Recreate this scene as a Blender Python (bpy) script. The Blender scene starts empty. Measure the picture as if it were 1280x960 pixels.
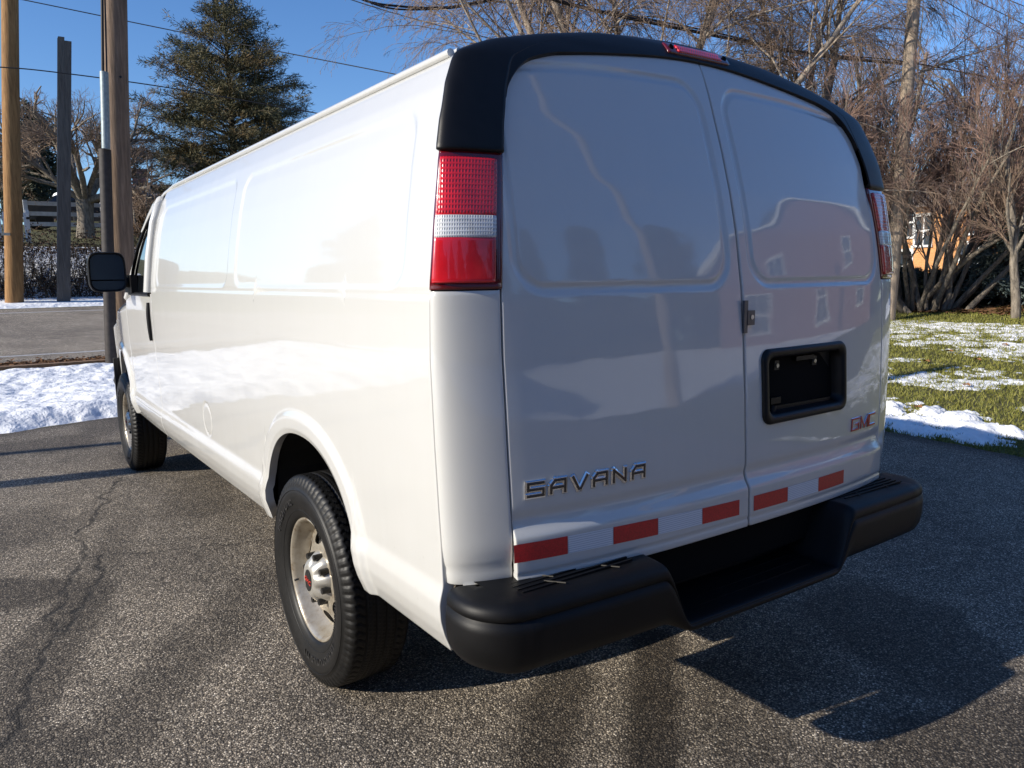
import bpy, math, random
import numpy as np
from mathutils import Vector, Matrix

rng = np.random.default_rng(7)
random.seed(7)
SC = bpy.context.scene

# ------------------------------------------------------------------ camera, sky, sun, exposure
CAM = np.array([-1.879, -2.589, 1.454])
YAW, PITCH, ROLL, FPX = 35.024, 8.019, -0.889, 956.4
def cam_axes():
    y, p, r = [math.radians(a) for a in (YAW, PITCH, ROLL)]
    f = np.array([math.sin(y)*math.cos(p), math.cos(y)*math.cos(p), -math.sin(p)])
    rt = np.array([math.cos(y), -math.sin(y), 0.0]); up = np.cross(rt, f)
    return rt*math.cos(r)+up*math.sin(r), -rt*math.sin(r)+up*math.cos(r), f
AR, AU, AF = cam_axes()
cd = bpy.data.cameras.new('camera'); cam = bpy.data.objects.new('camera', cd)
SC.collection.objects.link(cam)
cam.matrix_world = Matrix([[AR[0], AU[0], -AF[0], CAM[0]], [AR[1], AU[1], -AF[1], CAM[1]],
                           [AR[2], AU[2], -AF[2], CAM[2]], [0, 0, 0, 1]])
cd.sensor_width = 36; cd.lens = FPX*36/1280; cd.clip_end = 3000; cd.clip_start = 0.05
SC.camera = cam

SUN_EL = math.radians(23.6)
TO_SUN = np.array([-1.0, 0.18, 0.0]); TO_SUN /= np.linalg.norm(TO_SUN)
TO_SUN = np.array([TO_SUN[0]*math.cos(SUN_EL), TO_SUN[1]*math.cos(SUN_EL), math.sin(SUN_EL)])
world = bpy.data.worlds.new('World'); SC.world = world; world.use_nodes = True
wn = world.node_tree; wn.nodes.clear()
sky = wn.nodes.new('ShaderNodeTexSky'); sky.sky_type = 'NISHITA'; sky.sun_disc = False
sky.sun_elevation = SUN_EL; sky.sun_rotation = math.atan2(TO_SUN[0], TO_SUN[1]) % (2*math.pi)
sky.air_density = 1.0; sky.dust_density = 0.12; sky.ozone_density = 1.8; sky.altitude = 200
bg = wn.nodes.new('ShaderNodeBackground'); bg.inputs[1].default_value = 0.095
wo = wn.nodes.new('ShaderNodeOutputWorld')
hs = wn.nodes.new('ShaderNodeHueSaturation'); hs.inputs['Saturation'].default_value = 1.16
tn = wn.nodes.new('ShaderNodeMix'); tn.data_type = 'RGBA'; tn.blend_type = 'MULTIPLY'; tn.inputs[0].default_value = 1; tn.inputs[7].default_value = (.84, .99, 1.26, 1)
wn.links.new(sky.outputs[0], hs.inputs['Color']); wn.links.new(hs.outputs[0], tn.inputs[6]); wn.links.new(tn.outputs[2], bg.inputs[0]); wn.links.new(bg.outputs[0], wo.inputs[0])
sd = bpy.data.lights.new('sun', 'SUN'); sd.energy = 4.65; sd.angle = math.radians(0.53); sd.color = (1.0, 0.925, 0.80)
sun = bpy.data.objects.new('sun', sd); SC.collection.objects.link(sun)
sun.rotation_euler = Vector(TO_SUN).to_track_quat('Z', 'Y').to_euler()
SC.view_settings.view_transform = 'Standard'; SC.view_settings.look = 'None'
SC.view_settings.exposure = 0.5; SC.view_settings.gamma = 1.0; SC.view_settings.use_curve_mapping = False

def ray(px, py): return AF + AR*(px-640)/FPX - AU*(py-480)/FPX
def at(px, py, D):
    "world point on the sight line through a photo pixel at ground distance D"
    d = ray(px, py); return CAM + d*(D/math.hypot(d[0], d[1]))

# ------------------------------------------------------------------ helpers
def link(o, parent=None):
    SC.collection.objects.link(o)
    if parent is not None: o.parent = parent
    return o
def tag(o, label=None, cat=None, group=None, kind=None):
    if label: o['label'] = label
    if cat: o['category'] = cat
    if group: o['group'] = group
    if kind: o['kind'] = kind
    return o
def thing(name, label, cat, loc=(0, 0, 0), group=None):
    o = bpy.data.objects.new(name, None); o.location = Vector([float(v) for v in loc]); o.empty_display_size = .2
    SC.collection.objects.link(o); return tag(o, label, cat, group)
class MB:
    "collects faces of one mesh; faces as arrays of equal corner count"
    def __init__(s): s.V = []; s.F = []; s.n = 0; s.S = []; s.M = []
    def add(s, V, F, smooth=True, mi=0):
        V = np.asarray(V, float).reshape(-1, 3); F = np.asarray(F, int)
        if len(F) == 0: return s
        s.V.append(V); s.F.append(F+s.n); s.S.append(np.full(len(F), smooth)); s.M.append(np.full(len(F), mi)); s.n += len(V)
        return s
    def box(s, lo, hi, mi=0, rot=0, c=None):
        lo = np.array(lo, float); hi = np.array(hi, float)
        V = np.array([[(lo, hi)[i][0], (lo, hi)[j][1], (lo, hi)[k][2]] for i in (0, 1) for j in (0, 1) for k in (0, 1)])
        if rot:
            c0 = np.array(c if c is not None else (lo+hi)/2); a = rot; d = V-c0
            V = c0+np.stack([d[:, 0]*math.cos(a)-d[:, 1]*math.sin(a), d[:, 0]*math.sin(a)+d[:, 1]*math.cos(a), d[:, 2]], 1)
        return s.add(V, [[0, 1, 3, 2], [4, 6, 7, 5], [0, 4, 5, 1], [2, 3, 7, 6], [0, 2, 6, 4], [1, 5, 7, 3]], False, mi)
    def tube(s, P, R, n=8, cap=True, smooth=True, mi=0):
        P = np.asarray(P, float); k = len(P); R = np.broadcast_to(np.asarray(R, float), (k,))
        T = np.gradient(P, axis=0); T /= np.linalg.norm(T, axis=1)[:, None]+1e-12
        a = np.array([0, 0, 1.0]) if abs(T[:, 2]).mean() < .8 else np.array([1.0, 0, 0])
        U = np.cross(T, a); U /= np.linalg.norm(U, axis=1)[:, None]+1e-12; W = np.cross(T, U)
        th = np.linspace(0, 2*np.pi, n, endpoint=False)
        V = P[:, None]+R[:, None, None]*(U[:, None]*np.cos(th)[None, :, None]+W[:, None]*np.sin(th)[None, :, None])
        i = np.arange(k-1)[:, None]*n; j = np.arange(n)[None]; j2 = (j+1) % n
        F = np.stack([i+j, i+j2, i+n+j2, i+n+j], -1).reshape(-1, 4)
        s.add(V.reshape(-1, 3), F, smooth, mi)
        if cap and n > 3:
            for r in (0, k-1):
                c = V[r]; s.add(np.vstack([c, P[r][None]]), [[q, (q+1) % n, n] for q in range(n)], False, mi)
        return s
    def build(s, name, mats, parent=None, auto=None):
        me = bpy.data.meshes.new(name); V = np.concatenate(s.V)
        me.vertices.add(len(V)); me.vertices.foreach_set('co', V.ravel())
        cnt = np.concatenate([np.full(len(f), f.shape[1]) for f in s.F]); idx = np.concatenate([f.ravel() for f in s.F])
        me.loops.add(len(idx)); me.loops.foreach_set('vertex_index', idx)
        me.polygons.add(len(cnt)); st = np.concatenate([[0], np.cumsum(cnt)[:-1]])
        me.polygons.foreach_set('loop_start', st); me.polygons.foreach_set('loop_total', cnt)
        me.update(calc_edges=True); me.validate()
        if len(me.polygons) == len(cnt):
            me.polygons.foreach_set('use_smooth', np.concatenate(s.S)); me.polygons.foreach_set('material_index', np.concatenate(s.M))
        for m in (mats if isinstance(mats, (list, tuple)) else [mats]): me.materials.append(m)
        me.update()
        return link(bpy.data.objects.new(name, me), parent)
def gridF(nu, nv, flip=False, closed_u=False):
    i = np.arange(nu if closed_u else nu-1)[:, None]; j = np.arange(nv-1)[None]; i2 = (i+1) % nu
    F = np.stack([i*nv+j, i2*nv+j, i2*nv+j+1, i*nv+j+1], -1).reshape(-1, 4)
    return F[:, ::-1] if flip else F
def sstep(a, b, x):
    t = np.clip((np.asarray(x, float)-a)/(b-a), 0, 1); return t*t*(3-2*t)
def hash2(ix, iy, s):
    n = (ix.astype(np.int64)*374761393+iy.astype(np.int64)*668265263+s*974711) & 0x7fffffff
    n = (n ^ (n >> 13))*1274126177 & 0x7fffffff; n = n ^ (n >> 16)
    return (n & 0xffff)/65535.0
def vnoise(x, y, s=0):
    x = np.asarray(x, float); y = np.asarray(y, float); ix = np.floor(x); iy = np.floor(y); fx = x-ix; fy = y-iy
    fx = fx*fx*(3-2*fx); fy = fy*fy*(3-2*fy); g = lambda a, b: hash2(ix+a, iy+b, s)
    return (g(0, 0)*(1-fx)+g(1, 0)*fx)*(1-fy)+(g(0, 1)*(1-fx)+g(1, 1)*fx)*fy
def fbm(x, y, s=0, o=4):
    v = 0; a = .5
    for k in range(o): v = v+a*vnoise(x*2**k, y*2**k, s+k*17); a *= .5
    return v
def smooth_table(xs, ys, w=.02, n=1200):
    X = np.linspace(xs[0], xs[-1], n); Y = np.interp(X, xs, ys); h = X[1]-X[0]; k = max(1, int(w/h))
    ker = np.hanning(2*k+3); ker /= ker.sum(); Yp = np.pad(Y, k+1, mode='reflect', reflect_type='odd')
    Y = np.convolve(Yp, ker, 'valid')[:n]
    return lambda q: np.interp(q, X, Y)

# ------------------------------------------------------------------ materials
def newmat(name):
    m = bpy.data.materials.new(name); m.use_nodes = True; nt = m.node_tree
    return m, nt, nt.nodes['Principled BSDF']
def pmat(name, col, rough=.5, metal=0, coat=0, spec=.5, noise=0, nscale=20, bump=0, bscale=200, coatr=.03, bdist=.002, trans=0):
    m, nt, b = newmat(name)
    b.inputs['Base Color'].default_value = (*col, 1); b.inputs['Roughness'].default_value = rough
    b.inputs['Metallic'].default_value = metal; b.inputs['Coat Weight'].default_value = coat
    b.inputs['Coat Roughness'].default_value = coatr; b.inputs['Specular IOR Level'].default_value = spec
    b.inputs['Transmission Weight'].default_value = trans
    tc = nt.nodes.new('ShaderNodeTexCoord')
    if noise:
        n = nt.nodes.new('ShaderNodeTexNoise'); n.inputs['Scale'].default_value = nscale; n.inputs['Detail'].default_value = 6
        nt.links.new(tc.outputs['Object'], n.inputs['Vector'])
        r = nt.nodes.new('ShaderNodeValToRGB'); r.color_ramp.elements[0].position = .3; r.color_ramp.elements[1].position = .7
        r.color_ramp.elements[0].color = (*[c*(1-noise) for c in col], 1); r.color_ramp.elements[1].color = (*[min(1, c*(1+noise)) for c in col], 1)
        nt.links.new(n.outputs['Fac'], r.inputs['Fac']); nt.links.new(r.outputs['Color'], b.inputs['Base Color'])
    if bump:
        n2 = nt.nodes.new('ShaderNodeTexNoise'); n2.inputs['Scale'].default_value = bscale; n2.inputs['Detail'].default_value = 3
        nt.links.new(tc.outputs['Object'], n2.inputs['Vector'])
        bp = nt.nodes.new('ShaderNodeBump'); bp.inputs['Strength'].default_value = bump; bp.inputs['Distance'].default_value = bdist
        nt.links.new(n2.outputs['Fac'], bp.inputs['Height']); nt.links.new(bp.outputs['Normal'], b.inputs['Normal'])
    return m
def ramp(nt, fac, stops):
    r = nt.nodes.new('ShaderNodeValToRGB'); e = r.color_ramp.elements
    while len(e) < len(stops): e.new(.5)
    for q, (p, c) in zip(e, stops): q.position = p; q.color = (*c, 1) if len(c) == 3 else c
    nt.links.new(fac, r.inputs['Fac']); return r.outputs['Color']
def mixc(nt, fac, a, b, mode='MIX'):
    m = nt.nodes.new('ShaderNodeMix'); m.data_type = 'RGBA'; m.blend_type = mode
    for k, v in ((0, fac), (6, a), (7, b)):
        if hasattr(v, 'links'): nt.links.new(v, m.inputs[k])
        elif k == 0: m.inputs[0].default_value = v
        else: m.inputs[k].default_value = (*v, 1)
    return m.outputs[2]
def noise(nt, vec, scale, detail=4, rough=.5, dist=0):
    n = nt.nodes.new('ShaderNodeTexNoise'); n.inputs['Scale'].default_value = scale; n.inputs['Detail'].default_value = detail
    n.inputs['Roughness'].default_value = rough; n.inputs['Distortion'].default_value = dist
    nt.links.new(vec, n.inputs['Vector']); return n.outputs['Fac']
def mathn(nt, op, a, b=0.0):
    m = nt.nodes.new('ShaderNodeMath'); m.operation = op
    for k, v in ((0, a), (1, b)):
        if hasattr(v, 'links'): nt.links.new(v, m.inputs[k])
        else: m.inputs[k].default_value = v
    return m.outputs[0]
def bumpn(nt, h, strength, dist, prev=None):
    b = nt.nodes.new('ShaderNodeBump'); b.inputs['Strength'].default_value = strength; b.inputs['Distance'].default_value = dist
    nt.links.new(h, b.inputs['Height'])
    if prev is not None: nt.links.new(prev, b.inputs['Normal'])
    return b.outputs['Normal']
def mapping(nt, scale):
    tc = nt.nodes.new('ShaderNodeTexCoord'); mp = nt.nodes.new('ShaderNodeMapping'); mp.inputs['Scale'].default_value = scale
    nt.links.new(tc.outputs['Object'], mp.inputs['Vector']); return mp.outputs['Vector']

M = {}
def paint():
    m, nt, b = newmat('white_paint'); v = mapping(nt, (1, 1, 1))
    # faint road film low on the panels
    n1 = noise(nt, v, 3.0, 5); n2 = noise(nt, v, 60, 4)
    sx = nt.nodes.new('ShaderNodeSeparateXYZ'); nt.links.new(v, sx.inputs[0])
    low = nt.nodes.new('ShaderNodeMapRange'); low.inputs[1].default_value = 1.0; low.inputs[2].default_value = .5
    nt.links.new(sx.outputs[2], low.inputs[0])
    spk = ramp(nt, noise(nt, v, 95, 2, .5), [(.70, (0, 0, 0)), (.78, (1, 1, 1))])
    run = noise(nt, mapping(nt, (9, 9, .8)), 3, 4)
    dirt = mathn(nt, 'MULTIPLY', mathn(nt, 'MULTIPLY', low.outputs[0], n1), .38)
    dirt = mathn(nt, 'ADD', dirt, mathn(nt, 'MULTIPLY', mathn(nt, 'MULTIPLY', spk, low.outputs[0]), .5))
    dirt = mathn(nt, 'ADD', dirt, mathn(nt, 'MULTIPLY', mathn(nt, 'SUBTRACT', run, .5), .12))
    c = mixc(nt, dirt, (.57, .57, .55), (.36, .34, .29))
    nt.links.new(c, b.inputs['Base Color'])
    b.inputs['Roughness'].default_value = .35; b.inputs['Coat Weight'].default_value = 1.0
    rr = nt.nodes.new('ShaderNodeMapRange'); rr.inputs[3].default_value = .015; rr.inputs[4].default_value = .05
    nt.links.new(n2, rr.inputs[0]); nt.links.new(rr.outputs[0], b.inputs['Coat Roughness'])
    b.inputs['Coat IOR'].default_value = 1.55
    wob = noise(nt, v, 5.5, 1); peel = noise(nt, v, 260, 1)
    nrm = bumpn(nt, wob, .12, .008); nrm = bumpn(nt, peel, .03, .0006, nrm)
    nt.links.new(nrm, b.inputs['Normal']); nt.links.new(nrm, b.inputs['Coat Normal'])
    return m
M['paint'] = paint()
M['black_trim'] = pmat('black_trim', (.004, .004, .005), .42, spec=.3, noise=.25, nscale=30, bump=.25, bscale=700, bdist=.0008)
M['bumper'] = pmat('bumper_plastic', (.0035, .0035, .004), .5, spec=.28, noise=.35, nscale=9, bump=.35, bscale=500, bdist=.001)
M['dark'] = pmat('dark_void', (.006, .006, .006), .9, spec=.1)
M['under'] = pmat('underbody', (.02, .018, .016), .85, noise=.4, nscale=8)
M['chrome'] = pmat('chrome', (.75, .75, .76), .08, metal=1)
M['chrome_dark'] = pmat('smoked_inlay', (.10, .10, .11), .12, metal=1)
M['emblem_red'] = pmat('emblem_red', (.55, .04, .025), .35)
M['glass_black'] = pmat('tinted_glass', (.008, .010, .012), .03, coat=1, spec=.8)
M['mirror_glass'] = pmat('mirror_glass', (.035, .05, .07), .06, metal=0, spec=.9, coat=.6)
M['tape_red'] = pmat('tape_red', (.52, .010, .016), .35, coat=.25, noise=.2, nscale=220, coatr=.15)
M['silver'] = pmat('hub_cap_silver', (.50, .48, .43), .38, metal=.6, noise=.1, nscale=30)
M['bolt'] = pmat('bolt_dark', (.02, .02, .02), .4, metal=.3)
M['steel'] = pmat('bolt_steel', (.5, .5, .5), .3, metal=1)
M['gap'] = M['dark']
def tape_silver():
    m, nt, b = newmat('tape_silver'); v = mapping(nt, (1, 1, 1))
    w = nt.nodes.new('ShaderNodeTexWave'); w.bands_direction = 'Z'; w.inputs['Scale'].default_value = 55; w.inputs['Distortion'].default_value = 1.0
    nt.links.new(v, w.inputs['Vector'])
    nt.links.new(ramp(nt, w.outputs['Fac'], [(.2, (.50, .54, .60)), (.7, (.72, .76, .80))]), b.inputs['Base Color'])
    b.inputs['Roughness'].default_value = .3; return m
M['tape_silver'] = tape_silver()
def lens(name, c1, c2, sc=150, rough=.08, grid=True):
    m, nt, b = newmat(name); v = mapping(nt, (1, 1, 1))
    sx = nt.nodes.new('ShaderNodeSeparateXYZ'); nt.links.new(v, sx.inputs[0])
    sumxy = mathn(nt, 'SUBTRACT', sx.outputs[0], sx.outputs[1])
    a = mathn(nt, 'SINE', mathn(nt, 'MULTIPLY', sumxy, 2*math.pi*sc)); c = mathn(nt, 'SINE', mathn(nt, 'MULTIPLY', sx.outputs[2], 2*math.pi*sc*.8))
    g = mathn(nt, 'MAXIMUM', a, c) if grid else noise(nt, v, 25, 2)
    n = noise(nt, v, 11, 3)
    n = mathn(nt, 'MULTIPLY', mathn(nt, 'SUBTRACT', n, .18), 1.45)  # blotches paint dark bulb shadow into the lens colour
    f = mathn(nt, 'MULTIPLY', mathn(nt, 'ADD', mathn(nt, 'MULTIPLY', g, .25), .55), mathn(nt, 'ADD', n, .35))
    nt.links.new(ramp(nt, f, [(.15, c1), (.75, c2)]), b.inputs['Base Color'])
    b.inputs['Roughness'].default_value = .25; b.inputs['Coat Weight'].default_value = 1; b.inputs['Coat Roughness'].default_value = .02
    nt.links.new(bumpn(nt, g, .5, .0012), b.inputs['Normal'])
    b.inputs['Subsurface Weight'].default_value = 0
    return m
M['lens_red'] = lens('lens_red', (.22, .0, .004), (.80, .012, .02), 105)
M['lens_red_low'] = lens('lens_red_plain', (.28, .0, .004), (.72, .01, .02), 60, grid=False)
M['lens_clear'] = lens('lens_clear', (.30, .31, .33), (.85, .86, .86), 130)
M['lens_housing'] = pmat('lens_housing', (.10, .002, .004), .15, coat=1)
def tyre_mat():
    m, nt, b = newmat('tyre_rubber'); v = mapping(nt, (1, 1, 1))
    n = noise(nt, v, 18, 6, .7); n2 = noise(nt, v, 200, 2)
    nt.links.new(ramp(nt, n, [(.3, (.003, .003, .003)), (.65, (.008, .0075, .007)), (.85, (.022, .020, .017))]), b.inputs['Base Color'])
    b.inputs['Roughness'].default_value = .5; b.inputs['Specular IOR Level'].default_value = .35; nt.links.new(bumpn(nt, n2, .3, .001), b.inputs['Normal']); return m
M['tyre'] = tyre_mat()
def rim_mat():
    m, nt, b = newmat('wheel_paint'); v = mapping(nt, (1, 1, 1))
    n = noise(nt, v, 22, 6, .7)
    nt.links.new(ramp(nt, n, [(.35, (.50, .46, .38)), (.55, (.42, .37, .29)), (.72, (.20, .13, .07))]), b.inputs['Base Color'])
    b.inputs['Roughness'].default_value = .3; b.inputs['Metallic'].default_value = .55; return m
M['rim'] = rim_mat()

# ------------------------------------------------------------------ terrain
_hl = ([-1e3, 9.0, 10.4, 11.3, 12.2, 21.4, 22.4, 23.2, 23.9, 25.4, 29.5, 31.4, 42.5, 80, 400],
       [0, 0, .083, .12, .166, .79, .89, .95, 1.0, 2.55, 3.12, 3.30, 4.35, 4.9, 6])
_hr = ([-1e3, 5.0, 17.0, 24, 60, 400], [0, 0, .74, 1.05, 1.6, 4])
def H(x, y):
    x = np.asarray(x, float); y = np.asarray(y, float)
    return np.interp(y, *_hl)*(1-sstep(6, 10, x))+np.interp(x, *_hr)*(1-sstep(25, 45, y)*.5)+np.interp(y, *_hl)*.6*sstep(6, 10, x)*sstep(22, 32, y)
def soil_mat():
    m, nt, b = newmat('lawn_turf'); v = mapping(nt, (1, 1, 1))
    n = noise(nt, v, .8, 6); n2 = noise(nt, v, 40, 5, .7)
    c = ramp(nt, n2, [(.3, (.030, .034, .008)), (.55, (.10, .10, .022)), (.75, (.20, .16, .06))])
    c = mixc(nt, mathn(nt, 'MULTIPLY', n, .5), c, (.10, .085, .04))
    nt.links.new(c, b.inputs['Base Color']); b.inputs['Roughness'].default_value = .9
    nt.links.new(bumpn(nt, n2, .8, .03), b.inputs['Normal']); return m
M['soil'] = soil_mat()
def snow_mat():
    m, nt, b = newmat('snow'); v = mapping(nt, (1, 1, 1))
    n = noise(nt, v, 5, 6); n2 = noise(nt, v, 55, 4)
    nt.links.new(ramp(nt, n, [(.3, (.82, .84, .87)), (.6, (.93, .935, .94))]), b.inputs['Base Color'])
    b.inputs['Roughness'].default_value = .75
    nrm = bumpn(nt, n, .7, .10); nt.links.new(bumpn(nt, n2, .5, .012, nrm), b.inputs['Normal']); return m
M['snow'] = snow_mat()

def sheet(name, xs, ys, off, mat, mask=None):
    X, Y = np.meshgrid(xs, ys, indexing='ij'); Z = H(X, Y)+off
    mb = MB(); F = gridF(len(xs), len(ys))
    if mask is not None:
        k = mask(X, Y).ravel(); F = F[k[F].all(1)]
    mb.add(np.stack([X, Y, Z], -1), F, True)
    return tag(mb.build(name, mat), kind='structure')
def geo(a, b, n, p=3):
    t = np.linspace(-1, 1, n); return (a+b)/2+(b-a)/2*(np.sign(t)*np.abs(t)**p)
gx = np.unique(np.round(np.concatenate([geo(-600, 600, 161), np.arange(-8, 30, .5)]), 3))
gy = np.unique(np.round(np.concatenate([geo(-600, 600, 161), np.arange(-8, 34, .5), [9, 10.4, 11.3, 12.2, 21.4, 22.4, 23.2, 23.9, 25.4]]), 3))
sheet('lawn_ground', gx, gy, -.012, M['soil'])

# driveway: fine grid near the camera carries a crack mask and a mask of wet marks and painted shade
def seg_dist(X, Y, pts):
    d = np.full(X.shape, 9.0)
    for a, b in zip(pts[:-1], pts[1:]):
        ax, ay = a; bx, by = b; L = (bx-ax)**2+(by-ay)**2+1e-9
        t = np.clip(((X-ax)*(bx-ax)+(Y-ay)*(by-ay))/L, 0, 1)
        d = np.minimum(d, np.hypot(X-ax-t*(bx-ax), Y-ay-t*(by-ay)))
    return d
def gpt(px, py):
    d = ray(px, py); t = -CAM[2]/d[2]; P = CAM+d*t; return (P[0], P[1])
def drive_edge_x(y): return 4.78+.12*np.sin(y*.9)+.25*(fbm(y*1.3, y*0+3, 5)-.5)-.15*sstep(.5, -3, y)
def drive_edge_y(x): return 6.45+.25*(x+1.2)*.8+.25*(fbm(x*1.2, x*0+9, 8)-.5)
def asphalt_mat(name, fine=True, tint=1.0):
    m, nt, b = newmat(name); v = mapping(nt, (1, 1, 1))
    big = noise(nt, v, .9, 5, .6); mid = noise(nt, v, 7, 4, .6)
    vo = nt.nodes.new('ShaderNodeTexVoronoi'); vo.inputs['Scale'].default_value = 160; nt.links.new(v, vo.inputs['Vector'])
    v2 = nt.nodes.new('ShaderNodeTexVoronoi'); v2.inputs['Scale'].default_value = 300; nt.links.new(v, v2.inputs['Vector'])
    sep = nt.nodes.new('ShaderNodeSeparateColor'); nt.links.new(vo.outputs['Color'], sep.inputs[0])
    stone = ramp(nt, sep.outputs[0], [(.0, (.046*tint, .041*tint, .036*tint)), (.42, (.088*tint, .076*tint, .062*tint)), (.72, (.150*tint, .130*tint, .104*tint)), (.92, (.25*tint, .215*tint, .17*tint)), (1.0, (.42*tint, .38*tint, .32*tint))])
    gaps = ramp(nt, vo.outputs['Distance'], [(.35, (1, 1, 1)), (.62, (.30, .29, .28))])
    c = mixc(nt, 1.0, stone, gaps, 'MULTIPLY')
    c = mixc(nt, 1.0, c, ramp(nt, big, [(.3, (.66, .65, .64)), (.7, (1.18, 1.16, 1.12))]), 'MULTIPLY')
    c = mixc(nt, 1.0, c, ramp(nt, mid, [(.3, (.82, .82, .82)), (.7, (1.12, 1.12, 1.12))]), 'MULTIPLY')
    h = mathn(nt, 'SUBTRACT', mathn(nt, 'MULTIPLY', sep.outputs[1], .5), mathn(nt, 'MULTIPLY', vo.outputs['Distance'], 1.0))
    h = mathn(nt, 'ADD', h, mathn(nt, 'MULTIPLY', v2.outputs['Distance'], -.35))
    rough = .82
    if fine:
        at_ = nt.nodes.new('ShaderNodeAttribute'); at_.attribute_name = 'damp_shade'
        ck = nt.nodes.new('ShaderNodeAttribute'); ck.attribute_name = 'crack'
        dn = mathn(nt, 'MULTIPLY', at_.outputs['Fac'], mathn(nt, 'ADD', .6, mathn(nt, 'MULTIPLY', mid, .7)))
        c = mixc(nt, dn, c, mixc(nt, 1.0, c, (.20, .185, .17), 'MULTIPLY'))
        c = mixc(nt, ck.outputs['Fac'], c, (.012, .011, .010))
        h = mathn(nt, 'SUBTRACT', h, mathn(nt, 'MULTIPLY', ck.outputs['Fac'], 1.5))
        rr = nt.nodes.new('ShaderNodeMapRange'); rr.inputs[3].default_value = .8; rr.inputs[4].default_value = .72
        nt.links.new(at_.outputs['Fac'], rr.inputs[0]); nt.links.new(rr.outputs[0], b.inputs['Roughness'])
    else: b.inputs['Roughness'].default_value = rough
    nt.links.new(c, b.inputs['Base Color'])
    nt.links.new(bumpn(nt, h, .8, .0045), b.inputs['Normal']); b.inputs['Specular IOR Level'].default_value = .35
    return m
M['asphalt'] = asphalt_mat('driveway_asphalt', True, 2.75); M['road'] = asphalt_mat('road_asphalt', False, 4.2)

def build_drive():
    xs = np.unique(np.round(np.concatenate([np.linspace(-30, -4, 27), np.arange(-4, 5.35, .017)]), 4))
    ys = np.unique(np.round(np.concatenate([np.linspace(-40, -3, 38), np.arange(-3, 7.8, .017)]), 4))
    X, Y = np.meshgrid(xs, ys, indexing='ij')
    ok = (X < drive_edge_x(Y)) & (Y < np.where(X < 3.5, drive_edge_y(X), 8))
    Z = .002*fbm(X*2, Y*2, 3)+.004
    mb = MB(); F = gridF(len(xs), len(ys)); F = F[ok.ravel()[F].all(1)]
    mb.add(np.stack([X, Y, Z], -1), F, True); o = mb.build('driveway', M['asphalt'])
    jx = .14*(fbm(X*5, Y*5, 21, 5)-.5)*2; jy = .14*(fbm(X*5, Y*5, 42, 5)-.5)*2
    XJ, YJ = X+jx*.6, Y+jy*.6
    cr = np.zeros(X.shape)
    for pix, w, s in [([(152, 598), (100, 672), (105, 705), (72, 760), (40, 850), (5, 935)], .017, .8),
                      ([(135, 695), (100, 755), (66, 800)], .018, .9), ([(112, 700), (180, 692), (260, 684), (345, 676), (420, 668)], .013, .75),
                      ([(150, 600), (230, 588), (330, 600)], .008, .4), ([(262, 730), (255, 700), (265, 670)], .008, .4),
                      ([(1130, 640), (1280, 700)], .010, .4), ([(-60, 640), (60, 640), (100, 672)], .008, .4)]:
        d = seg_dist(XJ, YJ, [gpt(*p) for p in pix]); ww = w*(.15+1.1*fbm(X*4, Y*4, 77, 3))
        cr = np.maximum(cr, s*(1-sstep(ww*.3, ww*1.1+.009, d))*sstep(.25, .5, fbm(X*25, Y*25, 5, 3)+.12))
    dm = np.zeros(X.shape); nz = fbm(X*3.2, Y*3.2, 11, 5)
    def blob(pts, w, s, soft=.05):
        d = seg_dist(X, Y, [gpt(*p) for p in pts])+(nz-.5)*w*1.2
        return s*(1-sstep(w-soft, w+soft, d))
    for pts, w, s in [([(-40, 745), (30, 745)], .20, .75), ([(25, 905), (60, 800), (110, 740)], .12, .7), ([(165, 640), (120, 720)], .09, .4),  # first blob paints a soft-edged shadow; the tyre streaks are wet marks
                      ([(330, 730), (210, 850), (150, 920)], .15, .5), ([(30, 950), (-20, 980)], .2, .6), ([(260, 600), (240, 640)], .2, .35),
                      ([(704, 850), (672, 1000)], .095, .8), ([(818, 800), (818, 1000)], .082, .95), ([(905, 850), (960, 1000)], .12, .5),
                      ([(1100, 760), (1180, 840)], .25, .6), ([(1180, 950), (1280, 900)], .2, .7)]:
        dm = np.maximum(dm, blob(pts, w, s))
    dm = np.maximum(dm, .45*sstep(.54, .68, fbm(X*1.1, Y*1.1, 31, 5)))
    dm = np.maximum(dm, .8*sstep(.30, .02, np.abs(drive_edge_x(Y)-X)+.2*(nz-.5))*(Y < 6)); dm = np.maximum(dm, .7*sstep(.35, .02, np.abs(drive_edge_y(X)-Y)+.2*(nz-.5)))
    for nme, arr in (('crack', cr), ('damp_shade', dm)):
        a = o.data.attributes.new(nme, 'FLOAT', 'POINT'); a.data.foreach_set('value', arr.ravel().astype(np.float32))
    return tag(o, kind='structure')
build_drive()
# road beyond the snow strip
sheet('road', np.arange(-60, 12, 1.0), np.array([12.2, 14, 16, 18, 20, 21.4]), .006, M['road'])
mb = MB(); xs = np.arange(-60, 12, 1.0)
for yk, w in ((13.0, .10),):
    P = []
    for x in xs: P += [(x, yk-w/2, float(H(x, yk-w/2))+.011), (x, yk+w/2, float(H(x, yk+w/2))+.011)]
    n = len(xs); mb.add(P, [[2*i, 2*i+2, 2*i+3, 2*i+1] for i in range(n-1)], False)
for y in (20.4,):
    P = []
    for x in xs: P += [(x, y-.06, float(H(x, y-.06))+.011), (x, y+.06, float(H(x, y+.06))+.011)]
    n = len(xs); mb.add(P, [[2*i, 2*i+2, 2*i+3, 2*i+1] for i in range(n-1)], False)
tag(mb.build('road_edge_line', pmat('road_paint', (.5, .5, .5), .7, noise=.3, nscale=30)), kind='structure')
mb = MB(); y = 11.35
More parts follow.
